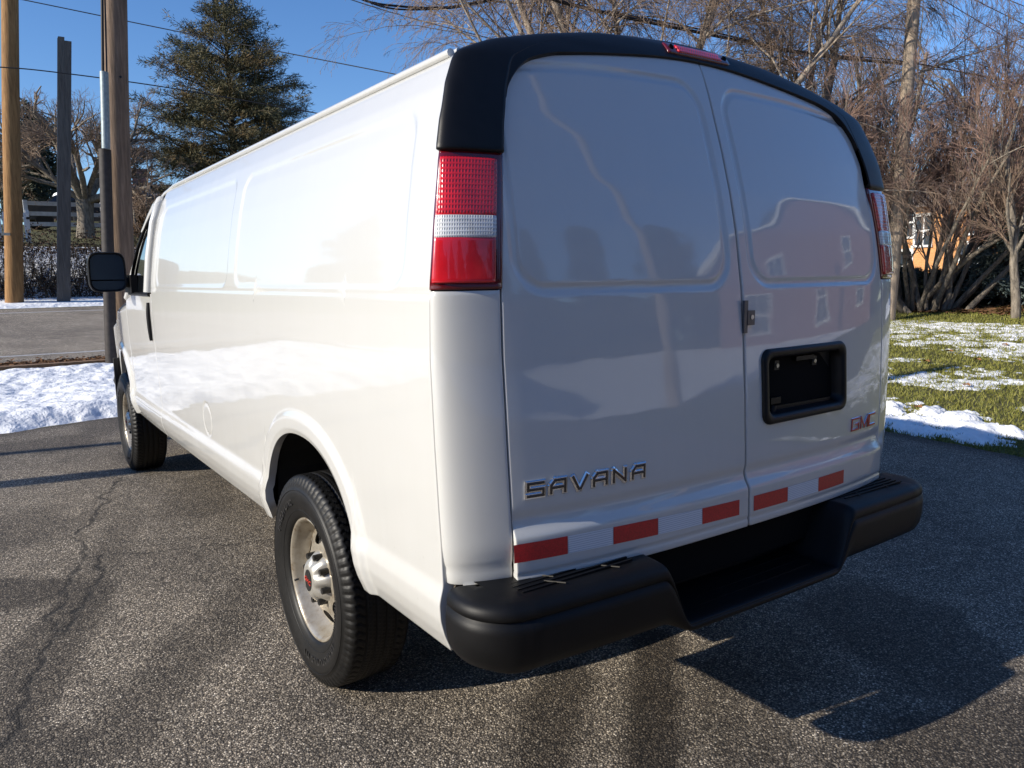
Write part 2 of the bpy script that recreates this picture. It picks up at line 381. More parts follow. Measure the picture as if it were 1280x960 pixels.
for i in range(30):
    x0 = -40+i*1.9+.01; z = float(H(x0, y)); mb.box((x0, y-.11+.01*(i % 3), z-.1), (x0+1.87, y+.11, z+.09))
tag(mb.build('kerb', pmat('kerb_timber', (.20, .12, .065), .85, noise=.4, nscale=15)), kind='structure')
tag_leaf = pmat('leaf_litter', (.17, .085, .035), .9, noise=.5, nscale=25)
def scatter_flat(name, xy, size, mat, lift=.015, kind='stuff', label=None, cat=None):
    n = len(xy); a = rng.uniform(0, 6.28, n); s = size*rng.uniform(.5, 1.3, n); z = H(xy[:, 0], xy[:, 1])+lift
    c = np.stack([xy[:, 0], xy[:, 1], z], 1); u = np.stack([np.cos(a), np.sin(a), rng.uniform(-.4, .4, n)], 1)*s[:, None]
    w = np.stack([-np.sin(a), np.cos(a), rng.uniform(-.4, .4, n)], 1)*s[:, None]*.6
    V = np.stack([c-u, c-w+[0, 0, .006], c+u, c+w+[0, 0, .012]], 1).reshape(-1, 3)
    mb = MB().add(V, np.arange(4*n).reshape(n, 4), False); return tag(mb.build(name, mat), label, cat, kind=kind)
scatter_flat('leaf_litter', np.stack([rng.uniform(-3, 3, 5000), rng.normal(11.75, .22, 5000)], 1), .05, tag_leaf, .03, label='brown leaf litter along the near road edge', cat='leaves')

# ------------------------------------------------------------------ snow as real relief that dips under the turf where it has melted
def snow_field(name, xs, ys, hfun, label):
    X, Y = np.meshgrid(xs, ys, indexing='ij'); h = hfun(X, Y); Z = H(X, Y)+h
    F = gridF(len(xs), len(ys)); k = (h > -.014).ravel(); F = F[k[F].any(1)]
    Z = np.maximum(Z, H(X, Y)-.03)
    return tag(MB().add(np.stack([X, Y, Z], -1), F, True).build(name, M['snow']), label, 'snow', kind='stuff')
def h_left(X, Y):
    e = Y-drive_edge_y(X)
    lump = .07+.13*fbm(X*1.4, Y*1.4, 61, 5)+.05*fbm(X*6, Y*6, 62, 3)
    m = sstep(-.05, .55, e+.25*(fbm(X*3, Y*3, 63, 3)-.5))*sstep(11.15, 10.5, Y)
    return lump*m-.03*(1-m)-.02
snow_field('snow', np.arange(-6, 4, .035), np.arange(5.9, 11.3, .035), h_left, 'lumpy snow bank between driveway and road')
def band(X, Y):
    u = X-.75*(Y-1.0)*.55     # tyre and mower tracks run across the lawn
    return u
def h_lawn(X, Y):
    ex = X-drive_edge_x(Y); n = fbm(X*1.1, Y*1.1, 71, 5); n2 = fbm(X*5, Y*5, 72, 4); n3 = fbm(X*14, Y*14, 75, 3)
    pile = sstep(-.05, .25, ex+.7*(n2-.5))*sstep(2.3, .9, ex+.9*(n-.5))
    cover = .20*np.exp(-((ex-.55)/.5)**2)+.22*pile
    cover -= .70*sstep(.2, .9, ex)*sstep(.3, -1.6, Y+.4*(n-.5)*2)*sstep(2.0, .9, ex)   # worn turf low right
    u = X-.45*Y+.35*(n-.5)
    b1 = np.exp(-((u-5.75)/.42)**2); b2 = np.exp(-((u-7.95)/.36)**2); b3 = np.exp(-((u-9.9)/.30)**2)
    far = sstep(1.0, 2.2, ex)*(.19+.20*sstep(8.5, 10.5, u)-.36*b1-.32*b2-.22*b3-.10*sstep(2.2, 4.5, Y)*sstep(9.5, 7, u))
    farcut = sstep(12.6, 13.6, X+.5*(n-.5))
    v = cover+far+.60*(n-.5)+.55*(fbm(X*2.3, Y*2.3, 78, 3)-.45)-.10*sstep(2, 1.2, ex)+.75*(n2-.5)+.40*(n3-.5)-.6*farcut-.5*sstep(.22, -.05, ex+.5*(n2-.5))
    return np.clip(v-.10, -.2, .35)*(.07+.16*sstep(1.9, 1.2, ex))-.012
snow_field('snow', np.arange(4.5, 16, .03), np.arange(-4.5, 8, .03), h_lawn, 'patchy melting snow over the lawn')
def h_far(X, Y):
    n = fbm(X*.7, Y*.7, 81, 5); return (np.clip(.60*sstep(17.0, 18.2, X)*sstep(24, 22, X)+.4*(n-.5)-.30, -.2, .3))*.3
snow_field('snow', np.arange(15.5, 26, .09), np.arange(-2, 12, .09), h_far, 'snow strip below the dark shrubs')
def h_bank(X, Y):
    n = fbm(X*.8, Y*.8, 83, 5); m = sstep(21.5, 22.0, Y)*sstep(25.9, 25.2, Y)
    return (m*(.5+.2*n)-.25+.25*(n-.5)*sstep(25, 26, Y)+.06*sstep(29, 32, Y))*.15
snow_field('snow', np.arange(-4, 9, .08), np.arange(21.4, 27, .08), h_bank, 'snow along the far verge and the bank behind the hedge')
def h_yard(X, Y):
    n = fbm(X*.5, Y*.5, 91, 5); m = np.maximum(sstep(-30, -31, X), 0)
    ed = np.maximum(sstep(-6.0, -6.6, X+.3*n), sstep(-9.5, -10.3, Y+.5*n)); return (ed*(.5+.5*(n-.35))-.2)*.22
snow_field('snow', np.arange(-26, 24, .3), np.concatenate([np.arange(-34, -9, .3)]), h_yard, 'snowy yard behind the camera')
snow_field('snow', np.arange(-24, -5.6, .25), np.arange(-8, 13, .25), h_yard, 'snowy verge along the left side of the driveway')

# grass blades (uncountable): turf on the right lawn
def grass():
    n = 170000; x = 4.7+11*rng.random(n)**1.5; y = rng.uniform(-4.5, 8, n)
    k = (x > drive_edge_x(y)+.02) & (h_lawn(x, y) < .012); x, y = x[k], y[k]; n = len(x)
    c = np.stack([x, y, H(x, y)-.012], 1); a = rng.uniform(0, 6.28, n); hgt = rng.uniform(.018, .05, n); w = .004+.0006*(x-4)
    d = np.stack([np.cos(a)*w, np.sin(a)*w, np.zeros(n)], 1); lean = np.stack([rng.normal(0, .018, n), rng.normal(0, .018, n), hgt], 1)
    V = np.stack([c-d, c+d, c+lean], 1).reshape(-1, 3); mb = MB().add(V, np.arange(3*n).reshape(n, 3), False)
    m, nt, b = newmat('grass_blade'); v = mapping(nt, (1, 1, 1)); q = noise(nt, v, 45, 3, .8)
    nt.links.new(ramp(nt, q, [(.3, (.06, .075, .010)), (.5, (.17, .175, .025)), (.7, (.34, .28, .09))]), b.inputs['Base Color']); b.inputs['Roughness'].default_value = .7
    tag(mb.build('grass', m), 'short winter grass showing through the melting snow', 'grass', kind='stuff')
grass()
scatter_flat('mulch_leaves', np.stack([rng.uniform(14.2, 17.6, 3000), rng.uniform(3.8, 8.5, 3000)], 1), .07, tag_leaf, .02, label='brown fallen leaves under the many stemmed bare tree', cat='leaves')
M['leaf'] = pmat('oak_leaf', (.32, .15, .05), .8)
for px, py in [(1158, 454), (1222, 452), (1187, 441), (1256, 433), (1208, 484), (1148, 512)]:
    d = ray(px, py)
    for t in np.linspace(4, 30, 3000):
        P = CAM+d*t
        if P[2] < float(H(P[0], P[1])): break
    mb = MB(); k = 12; th = np.linspace(0, 2*np.pi, k, endpoint=False); r = .05*(1+.35*np.cos(5*th))
    mb.add(np.vstack([np.stack([P[0]+r*np.cos(th), P[1]+.7*r*np.sin(th), P[2]+.035+.015*np.cos(2*th)], 1), [[P[0], P[1], P[2]+.03]]]), [[i, (i+1) % k, k] for i in range(k)], False)
    tag(mb.build('fallen_leaf', M['leaf']), 'dry curled brown leaf lying on the snowy lawn', 'leaf', 'fallen leaves on the lawn')
# ================================================================== the van (rear axle at y=0, forward = +Y)
van = thing('cargo_van', 'long white windowless cargo van with black rear corner trim parked on the driveway', 'van')
Wf = smooth_table([.50, .515, .56, .60, .645, .665, .69, .80, .887, 1.046, 1.258, 1.407, 1.498, 1.607, 1.729, 1.823, 1.915, 1.978, 2.0, 2.026, 2.046, 2.086, 2.124, 2.143, 2.155],
                  [.960, .964, .982, .992, .994, .989, .982, .985, .989, .995, 1.000, .996, .986, .971, .950, .928, .896, .864, .846, .789, .741, .587, .400, .24, .08], .012)
Ycf = smooth_table([.4, .69, .81, .93, 1.08, 1.25, 1.404, 1.58, 1.69, 1.82, 1.98, 2.038, 2.088, 2.13, 2.155], [1.146, 1.144, 1.142, 1.138, 1.131, 1.120, 1.107, 1.08, 1.056, 1.02, .969, .948, .925, .895, .865], .03)
Y0f = smooth_table([.4, 1.5, 1.7, 1.85, 2.0, 2.065, 2.13, 2.155], [.994, .994, .982, .962, .918, .896, .866, .847], .03)
NX = 2.35
def rear_pt(q, z, off=0.0):
    "point of the rear shell; q = -1..1 across, off = distance outwards"
    q = np.asarray(q, float); z = np.asarray(z, float); a = np.abs(q)
    def base(q, z):
        a = np.abs(q); B = Ycf(z)-Y0f(z)
        return np.stack([Wf(z)*q, -(Y0f(z)+B*np.power(np.clip(1-a**NX, 0, 1), 1/NX)), z], -1)
    P = base(q, z)
    ny = -np.power(np.clip(1-a**NX, 0, 1), (NX-1)/NX)
    B = Ycf(z)-Y0f(z); n = np.stack([np.sign(q)*a**(NX-1)*B/Wf(z), ny, 0*q+.0*z], -1); n = n/np.linalg.norm(n, axis=-1, keepdims=True)
    return P+n*np.asarray(off, float)[..., None]
def skirted(mb, P, depth=.018, inward=None, mi=0, flip=None, rnd=.0025, skip=()):
    "grid patch with rounded, turned-in edges"
    nu, nv = P.shape[:2]
    du = np.gradient(P, axis=0); dv = np.gradient(P, axis=1); N = np.cross(du, dv); N /= np.linalg.norm(N, axis=-1, keepdims=True)+1e-12
    if inward is None: inward = np.array([0, .5, 1.0])
    if flip is None: flip = float((N*(P-inward)).sum()) < 0
    if flip: N = -N
    V = P.reshape(-1, 3); F = gridF(nu, nv, flip)
    loop = [(i, 0) for i in range(nu)]+[(nu-1, j) for j in range(1, nv)]+[(i, nv-1) for i in range(nu-2, -1, -1)]+[(0, j) for j in range(nv-2, 0, -1)]
    li = np.array([i*nv+j for i, j in loop]); LP = V[li]; LN = N.reshape(-1, 3)[li]
    lat = []
    for i, j in loop:
        v = np.zeros(3)
        if i == 0: v -= du[0, j]/np.linalg.norm(du[0, j])
        if i == nu-1: v += du[-1, j]/np.linalg.norm(du[-1, j])
        if j == 0: v -= dv[i, 0]/np.linalg.norm(dv[i, 0])
        if j == nv-1: v += dv[i, -1]/np.linalg.norm(dv[i, -1])
        lat.append(v/(np.linalg.norm(v)+1e-9))
    lat = np.array(lat); hid = np.array([(('u0' in skip and i == 0) or ('u1' in skip and i == nu-1)) and 0 < j < nv-1 for i, j in loop])[:, None]
    lat = np.where(hid, 0, lat); LN = np.where(hid, LN*.2, LN); r1 = LP+lat*rnd*.7-LN*rnd*.3; r2 = LP+lat*rnd-LN*rnd; r3 = r2-LN*depth
    n = len(li); k0 = len(V); A = np.concatenate([V, r1, r2, r3]); Fs = []
    def ring(a, b):
        i = np.arange(n); i2 = (i+1) % n; q = np.stack([a[i], a[i2], b[i2], b[i]], 1); return q if flip else q[:, ::-1]
    i0 = li; i1 = k0+np.arange(n); i2_ = i1+n; i3 = i2_+n
    F2 = np.concatenate([F, ring(i0, i1), ring(i1, i2_), ring(i2_, i3)])
    mb.add(A, F2, True, mi); return mb
QA = .843          # door edge in q
QG = .0070         # half centre gap
def rrect(x, z, x0, x1, z0, z1, r):
    cx, cz = (x0+x1)/2, (z0+z1)/2; dx = np.abs(x-cx)-((x1-x0)/2-r); dz = np.abs(z-cz)-((z1-z0)/2-r)
    return np.hypot(np.maximum(dx, 0), np.maximum(dz, 0))+np.minimum(np.maximum(dx, dz), 0)-r
def emboss(d):   # groove round a raised panel; d<0 inside
    return -.0058*sstep(.028, .014, d)+.0050*sstep(.0045, -.0035, d)
def door_top(q):
    a = np.abs(q); base = 2.090-.072*(a/.8)**2; r = .125; s = np.clip((a-(QA-.12))/.12, 0, 1)
    return base-r*(1-np.sqrt(np.clip(1-s**2, 0, 1)))
ZD0 = .690
PLX = (.078, .545, .986, 1.220)   # plate pocket x0,x1,z0,z1
def door_off(x, z, side):
    ax = np.abs(x)
    top = 1.955-.06*(ax/.8)**3
    rr = np.where((ax > .4) & (z > 1.6), 0, 0)
    d = rrect(ax, z+.05*(ax/.8)**3*sstep(1.6, 1.95, z), .066, .782, 1.432, 1.998, .075)
    o = emboss(d)
    o = o+.013*sstep(.835, .800, z)-.006*np.exp(-((z-.852)/.018)**2)   # fold above the reflective tape
    o = o-.004*np.exp(-((z-.712)/.0035)**2)-.0005*np.exp(-((x+.35)**2+(z-1.15)**2)/.012)
    return o
def make_rear_door(side):
    qs = np.concatenate([np.linspace(QA-.0045, .78, 26)[:-1], np.linspace(.78, .10, 118)[:-1], np.linspace(.10, QG, 26)])*side
    nv = 235; P = np.zeros((len(qs), nv, 3))
    for i, q in enumerate(qs):
        z = ZD0+(door_top(q)-.005-ZD0)*np.linspace(0, 1, nv)
        x = Wf(z)*q; P[i] = rear_pt(np.full(nv, q), z, door_off(x, z, side))
    mb = MB(); skirted(mb, P)
    if side > 0:   # cut the pocket out of the skin
        V = mb.V[0]; F = mb.F[0]; c = V[F].mean(1)
        d = rrect(c[:, 0], c[:, 2], PLX[0]+.012, PLX[1]-.012, PLX[2]+.012, PLX[3]-.012, .03)
        k = ~((d < 0) & (c[:, 1] < -1.0)); mb.F[0] = F[k]; mb.S[0] = mb.S[0][k]; mb.M[0] = mb.M[0][k]
    return mb.build('rear_door', M['paint'], van)
def surf_x(x, z, off=0.0):
    z = np.asarray(z, float); x = np.asarray(x, float); q = x/Wf(z); return rear_pt(q, z, door_off(x, z, np.sign(x))+off)
doorL = make_rear_door(-1); doorR = make_rear_door(1)
tag(doorL, 'left rear door with a chrome name badge'); tag(doorR, 'right rear door with the empty plate pocket')

# dark liner behind every gap
mb = MB(); q = np.linspace(-1, 1, 81); z = np.linspace(.56, 2.12, 60); Q, Z = np.meshgrid(q, z, indexing='ij')
mb.add(rear_pt(Q*.992, Z, -.030*np.ones(Q.shape)), gridF(81, 60)); mb.build('door_frame', M['dark'], van)

# white rear corner pillars (below the lamps) ; lamps ; black cap
def corner_cols(n=30, ta=None):
    t0 = 0.03; ta = math.acos(QA**(NX/2)); t = np.linspace(t0, ta, n); return np.cos(t)**(2/NX)
bodymb = MB()
for s in (-1, 1):
    q = corner_cols(34)*s; q[-1] = (QA+.0035)*s; z = np.linspace(.700, 1.421, 60); Q, Z = np.meshgrid(q, z, indexing='ij')
    off = -.003*np.exp(-((Z-.735)/.004)**2)-.010*sstep(.80, .70, Z)
    P = rear_pt(Q, Z, off); skirted(bodymb, P, .03)
    # lower tuck
capmb = MB()
def cap_piece(q, z0, skip):
    nv = 70; P = np.zeros((len(q), nv, 3))
    for i, (qq, zz) in enumerate(zip(q, z0)):
        z = zz+(2.151-zz)*np.linspace(0, 1, nv)**.85
        P[i] = rear_pt(np.full(nv, qq), z, (.007+.005*sstep(2.07, 2.0, z))*sstep(2.163, 2.122, z)+.002)
    skirted(capmb, P, .02, rnd=.005, skip=skip)
qc = corner_cols(30); qc[-1] = QA+.002
for s in (-1, 1): cap_piece(qc*s, np.full(30, 1.755), ('u1',))
qd = np.concatenate([np.linspace(QA+.002, QA-.10, 50), np.linspace(QA-.10, 0, 50)[1:]]); qd = np.concatenate([-qd, qd[::-1][1:]])
cap_piece(qd, door_top(np.clip(np.abs(qd), 0, QA))+.001, ('u0', 'u1'))
cap = capmb.build('corner_trim', M['black_trim'], van)
# thin joint line at the trim corner
for s in (-1, 1):
    L = [rear_pt(s*qq, zz, .0105) for qq, zz in ((.86, 1.90), (.90, 1.95), (.96, 1.985), (1.0, 2.0))]
    MB().tube(L, .0015, 5).build('trim_joint', M['dark'], cap)
def patch_q(q, z, off, mat, name, parent, depth=.01, rnd=.002):
    Q, Z = np.meshgrid(q, z, indexing='ij'); o = off if not np.isscalar(off) else np.full(Q.shape, off)
    return skirted(MB(), rear_pt(Q, Z, o), depth, rnd=rnd).build(name, mat, parent)
def sub_cols(a, b, n):   # a,b fractions of the corner t-range
    ta = math.acos(QA**(NX/2)); return np.cos(np.linspace(.03+(ta-.03)*a, .03+(ta-.03)*b, n))**(2/NX)
for s in (-1, 1):
    lamp = patch_q(sub_cols(.0, 1.0, 26)*s, np.linspace(1.4280, 1.7480, 16), .004, M['lens_housing'], 'tail_light', van, .03, .004)
    tag(lamp, 'left tail lamp with red and clear lenses' if s < 0 else 'right tail lamp seen edge on')
    patch_q(sub_cols(.11, .93, 26)*s, np.linspace(1.5979, 1.7313, 16), .011, M['lens_red'], 'lens', lamp, .009, .003)
    patch_q(sub_cols(.11, .93, 26)*s, np.linspace(1.5479, 1.5958, 8), .012, M['lens_clear'], 'lens', lamp, .009, .003)
    patch_q(sub_cols(.11, .93, 26)*s, np.linspace(1.4436, 1.5458, 14), .011, M['lens_red_low'], 'lens', lamp, .009, .003)
    patch_q(sub_cols(.02, .98, 26)*s, np.linspace(1.7485, 1.7543, 3), .001, M['dark'], 'seal', lamp, .02, .001)
    patch_q(sub_cols(.02, .98, 26)*s, np.linspace(1.4223, 1.4280, 3), .001, M['dark'], 'seal', lamp, .02, .001)
# high brake lamp in the black header
def header_pt(x, z, off=0.0):
    z = np.asarray(z, float); q = x/Wf(z); return rear_pt(q, z, off+.010)
zz = np.linspace(2.104, 2.133, 8); xx = np.linspace(-.130, .135, 30); X, Z = np.meshgrid(xx, zz, indexing='ij')
hb = skirted(MB(), header_pt(X, Z, .006), .02, rnd=.004).build('brake_light', M['lens_housing'], van)
xx = np.linspace(-.092, .097, 24); zz = np.linspace(2.108, 2.129, 8); X, Z = np.meshgrid(xx, zz, indexing='ij')
skirted(MB(), header_pt(X, Z, .011), .008, rnd=.002).build('lens', M['lens_red'], hb)
for x in (-.115, .120):
    c = header_pt(x, 2.118, .006); MB().tube([c, c+np.array([0, -.003, .001])], .009, 12).build('screw', M['dark'], hb)

# ---- sides
AR_Y, AR_R, AR_F, AR_TOP = -.055, .43, .41, .925   # rear arch opening
def arch_bottom(y, yc, ra, zt, z0=.515):
    t = np.clip(1-np.abs((y-yc)/ra)**2.2, 0, 1); return z0+(zt-z0)*t**(1/2.2)
FAY = 3.95
def taper(y): return 1-.10*sstep(3.4, 4.9, y)**1.3-.012*sstep(2.6, 3.6, y)
def side_off(y, z):
    o = np.zeros(np.broadcast(y, z).shape)
    for yc, ra, zt in ((AR_Y, AR_R, AR_TOP), (FAY, .44, .93)):
        dy = (y-yc)/ra; dz = np.maximum(z-.515, 0)/(zt-.515)
        rr = (np.abs(dy)**2.2+dz**2.2)**(1/2.2); d = (rr-1)*.42
        o += .016*sstep(.085, .055, d)-.010*sstep(.02, .0, d)*.6
    # upper blanking panels
    zt = z
    d1 = rrect(y, zt, -.845, .645, 1.430, 1.872, .07); d2 = rrect(y, zt, .765, 2.255, 1.430, 1.872, .07)
    for d in (d1, d2): o += -.0045*sstep(.03, .012, d)*sstep(-.004, .004, d)*0-.0055*sstep(.007, -.007, d)
    o -= .0045*np.exp(-((z-1.414)/.005)**2)
    df = np.abs(np.hypot((y-1.285), (z-.785))-.078); o -= .006*np.exp(-(df/.0035)**2)
    o += .004*np.exp(-((z-.905)/.02)**2)*0
    return o
def side_pt(y, z, s, off=0.0):
    y = np.asarray(y, float); z = np.asarray(z, float)
    x = (Wf(z)*taper(y)+side_off(y, z)+off); return np.stack([s*x, y+0*z, z+0*y], -1)
def belt(y): return 1.40-.10*sstep(2.9, 3.9, y)-.17*sstep(3.8, 4.85, y)**1.4
def make_side(s):
    ys = np.concatenate([np.arange(-.982, 2.405, .0085), [2.405]]); nv = 190
    P = np.zeros((len(ys), nv, 3))
    zb = np.maximum(.515, arch_bottom(ys, AR_Y, AR_R, AR_TOP))
    for i, y in enumerate(ys):
        z = zb[i]+(2.0-zb[i])*np.linspace(0, 1, nv); ysh = (.989-Y0f(z))*sstep(-.55, -.982, y)-.006*sstep(-.7, -.982, y); P[i] = side_pt(np.full(nv, y), z, s); P[i, :, 1] += ysh
    skirted(bodymb, P, .03, flip=None)
    # fender
    ys = np.concatenate([np.arange(3.40, 4.86, .01)]); nv = 90; P = np.zeros((len(ys), nv, 3))
    zb = np.maximum(.515, arch_bottom(ys, FAY, .44, .93))
    for i, y in enumerate(ys):
        z = zb[i]+(belt(y)-zb[i])*np.linspace(0, 1, nv); P[i] = side_pt(np.full(nv, y), z, s)
        P[i, :, 0] -= s*.06*sstep(belt(y)-.09, belt(y)+.01, z)**2
    skirted(bodymb, P, .03)
    # front door
    ys = np.arange(2.413, 3.393, .01); nv = 90; P = np.zeros((len(ys), nv, 3))
    for i, y in enumerate(ys):
        z = .64+(belt(y)-.02-.64)*np.linspace(0, 1, nv); P[i] = side_pt(np.full(nv, y), z, s)
    door = skirted(MB(), P, .02).build('front_door', M['paint'], van)
    # rocker below the door
    ys = np.arange(2.413, 3.50, .02); Y, Z = np.meshgrid(ys, np.linspace(.515, .634, 14), indexing='ij'); skirted(bodymb, side_pt(Y, Z, s), .03)
    # window frame band with glass: rear edge near the seam, front edge follows the windscreen pillar
    def pillar(z): return np.interp(z, [1.38, 1.53, 1.67, 1.79, 1.88, 1.92, 1.97], [3.12, 3.04, 2.92, 2.76, 2.58, 2.50, 2.42])
    z = np.linspace(1.385, 1.885, 40); v = np.linspace(0, 1, 24); P = np.zeros((24, 40, 3))
    for j, zz in enumerate(z):
        P[:, j] = side_pt(2.500+(pillar(zz)-2.500)*v-.02*0, np.full(24, zz), s, -.010)
    P2 = P.copy(); skirted(MB(), P2, .01).build('window', M['glass_black'], door)
    # white frame round the door glass
    outer = [(2.455, 1.39), (2.455, 1.60), (2.455, 1.80), (2.450, 1.90), (2.47, 1.935), (2.56, 1.915), (2.66, 1.865), (2.82, 1.77)]
    L = np.array([side_pt(a, b, s, .002) for a, b in outer])
    MB().tube(L, [.032, .032, .032, .032, .028, .024, .018, .012], 10).build('window_frame', M['paint'], door)
    L = np.array([side_pt(a, b, s, .0) for a, b in [(2.49, 1.39), (2.49, 1.88), (2.60, 1.875), (2.78, 1.79), (2.95, 1.67), (3.08, 1.53), (3.16, 1.38)]])
    MB().tube(L, .011, 8).build('window_seal', M['black_trim'], door)
    # belt moulding and mirror foot
    L = np.array([side_pt(y, 1.378, s, .004) for y in np.linspace(2.44, 3.16, 12)]); MB().tube(L, .012, 8).build('belt_seal', M['black_trim'], door)
    # handle
    h = MB(); zz = np.linspace(1.10, 1.33, 12); L = np.array([side_pt(2.475, b, s, .006) for b in zz]); h.tube(L, .016*np.sin(np.linspace(.35, math.pi-.35, 12))**.4, 10)
    h.build('handle', M['black_trim'], door)
    L = np.array([side_pt(y, 2.0, s, .004)+[0, 0, .006] for y in np.arange(-.875, 2.30, .05)])
    fr = [(2.36, 1.995, -.003), (2.48, 1.975, -.006), (2.60, 1.935, -.01), (2.70, 1.885, -.01)]
    L2 = np.array([side_pt(a, b, s, c)+[0, 0, .004] for a, b, c in fr])
    bodymb.tube(np.vstack([L, L2]), .011, 8); bodymb.tube(np.vstack([L, L2])+[-s*.024, 0, .008], .008, 8)
    return door
dL = make_side(-1); dR = make_side(1)
# B pillar strip between panel and window, over the front door seam
for s in (-1, 1):
    Y, Z = np.meshgrid(np.linspace(2.40, 2.46, 6), np.linspace(1.39, 1.99, 40), indexing='ij'); bodymb.add(side_pt(Y, Z, s, -.012), gridF(6, 40, s < 0))
# roof
xs = np.linspace(-1, 1, 61); ztab = np.linspace(2.0, 2.155, 60); wt = Wf(ztab)
def roof_z(u):   # u = x/.85
    return np.interp(np.abs(u)*.85, wt[::-1], ztab[::-1])
ys = np.concatenate([np.linspace(-.872, 2.5, 40), np.linspace(2.55, 3.05, 12)]); P = np.zeros((61, len(ys), 3))
for j, y in enumerate(ys):
    P[:, j] = np.stack([xs*.852*(1-.05*sstep(2.3, 3.05, y)), np.full(61, y), roof_z(xs)-.004+.012*sstep(-.9, 0, y)*(1-xs**2)-.10*sstep(2.5, 3.15, y)**2], 1)
bodymb.add(P, gridF(61, len(ys)))
# bonnet, nose
u = np.linspace(-1, 1, 41); ys = np.linspace(3.30, 4.90, 40); P = np.zeros((41, 40, 3))
for j, y in enumerate(ys):
    w = (Wf(1.2)*taper(y)-.058); P[:, j] = np.stack([u*w, np.full(41, y)+.10*(1-u**2)*sstep(4.4, 4.9, y), belt(y)-.002+.05*(1-u**4)-.12*sstep(4.5, 4.95, y)**2], 1)
bodymb.add(P, gridF(41, 40))
z = np.linspace(.50, 1.13, 24); P = np.zeros((41, 24, 3))
for j, zz in enumerate(z):
    w = (Wf(1.2)*taper(4.9)-.03); P[:, j] = np.stack([u*w, 4.86+.14*(1-u**2)+.04*np.sin((zz-.5)/.63*3.1)*np.ones(41), np.full(41, zz)], 1)
bodymb.add(P, gridF(41, 24))
body = bodymb.build('body', M['paint'], van)
# windscreen
P = np.zeros((31, 16, 3)); u = np.linspace(-1, 1, 31)
for j, v in enumerate(np.linspace(0, 1, 16)):
    z = 1.335+(1.93-1.335)*v; y = 3.55-.72*v; w = .93-.12*v
    P[:, j] = np.stack([u*w, y+.16*(1-u**2)*(1-.5*v)-.0*u, np.full(31, z)+.03*(1-u**2)], 1)
skirted(MB(), P, .01).build('windscreen', M['glass_black'], van)
for s in (-1, 1):
    L = [(s*.955, 3.50, 1.345), (s*.935, 3.25, 1.53), (s*.90, 3.0, 1.72), (s*.855, 2.78, 1.88), (s*.82, 2.62, 1.96)]
    Lr = [side_pt(a, b, s, -.03) for a, b in [(3.20, 1.36), (3.10, 1.53), (2.98, 1.67), (2.82, 1.79), (2.66, 1.87)]]
    L = np.array(L); Lr = np.array(Lr); mbp = MB(); mbp.add(np.concatenate([L, Lr]), [[i, i+1, 6+i, 5+i] for i in range(4)], True); mbp.tube(L, .03, 8)
    mbp.build('windscreen_pillar', M['paint'], van)
    hl = MB(); hl.box((s*.50 if s > 0 else -.86, 4.80, .82), (.86 if s > 0 else -.50, 4.965, 1.02)); hl.build('headlight', M['lens_clear'], van)
g = MB(); g.box((-.48, 4.9, .80), (.48, 5.035, 1.06))
for i in range(6): g.box((-.46, 5.03, .815+.04*i), (.46, 5.045, .83+.04*i), 1)
g.build('grille', [M['dark'], M['chrome']], van)
fb = MB(); P = np.array([[-.84, 4.60, .60], [-.84, 4.85, .60], [-.6, 5.03, .60], [0, 5.09, .60], [.6, 5.03, .60], [.97, 4.85, .60], [.99, 4.45, .60]]); fb.tube(P, .09, 10)
fb.build('front_bumper', M['bumper'], van)
# underside, wells, axle, exhaust
ub = MB(); ub.box((-.80, -.98, .565), (.80, -.52, .60)); ub.box((-.93, .40, .53), (.93, 3.35, .58)); ub.box((-.62, -.98, .60), (.62, 4.6, .70))
for s in (-1, 1): ub.box((s*.42-.05, -1.05, .50), (s*.42+.05, 4.5, .60))
ub.build('underbody', M['under'], van)
def well(yc, s, ra=.46, top=.98, w=.34, name='wheel_well'):
    ys = np.linspace(yc-ra, yc+ra, 24); zt = arch_bottom(ys, yc, ra-.005, top, .50); mbw = MB()
    x0, x1 = s*.945, s*(.945-w)
    A = np.stack([np.full(24, x0), ys, zt], 1); B = np.stack([np.full(24, x1), ys, zt], 1); C_ = np.stack([np.full(24, x1), ys, np.full(24, .45)], 1)
    mbw.add(np.stack([A, B, C_], 1), gridF(24, 3), False)
    # turned lip between the skin and the liner
    return mbw.build(name, M['under'], van)
for s in (-1, 1): well(AR_Y, s); well(FAY, s)
MB().tube([[-.8, 0, .375], [.8, 0, .375]], .055, 12).tube([[-.02, -.14, .375], [-.02, .14, .375]], .16, 16).build('rear_axle', M['under'], van)
MB().tube([[.5, 2.5, .42], [.52, .5, .42], [.5, -.5, .46], [.62, -.62, .45]], .03, 10).build('exhaust', M['under'], van)
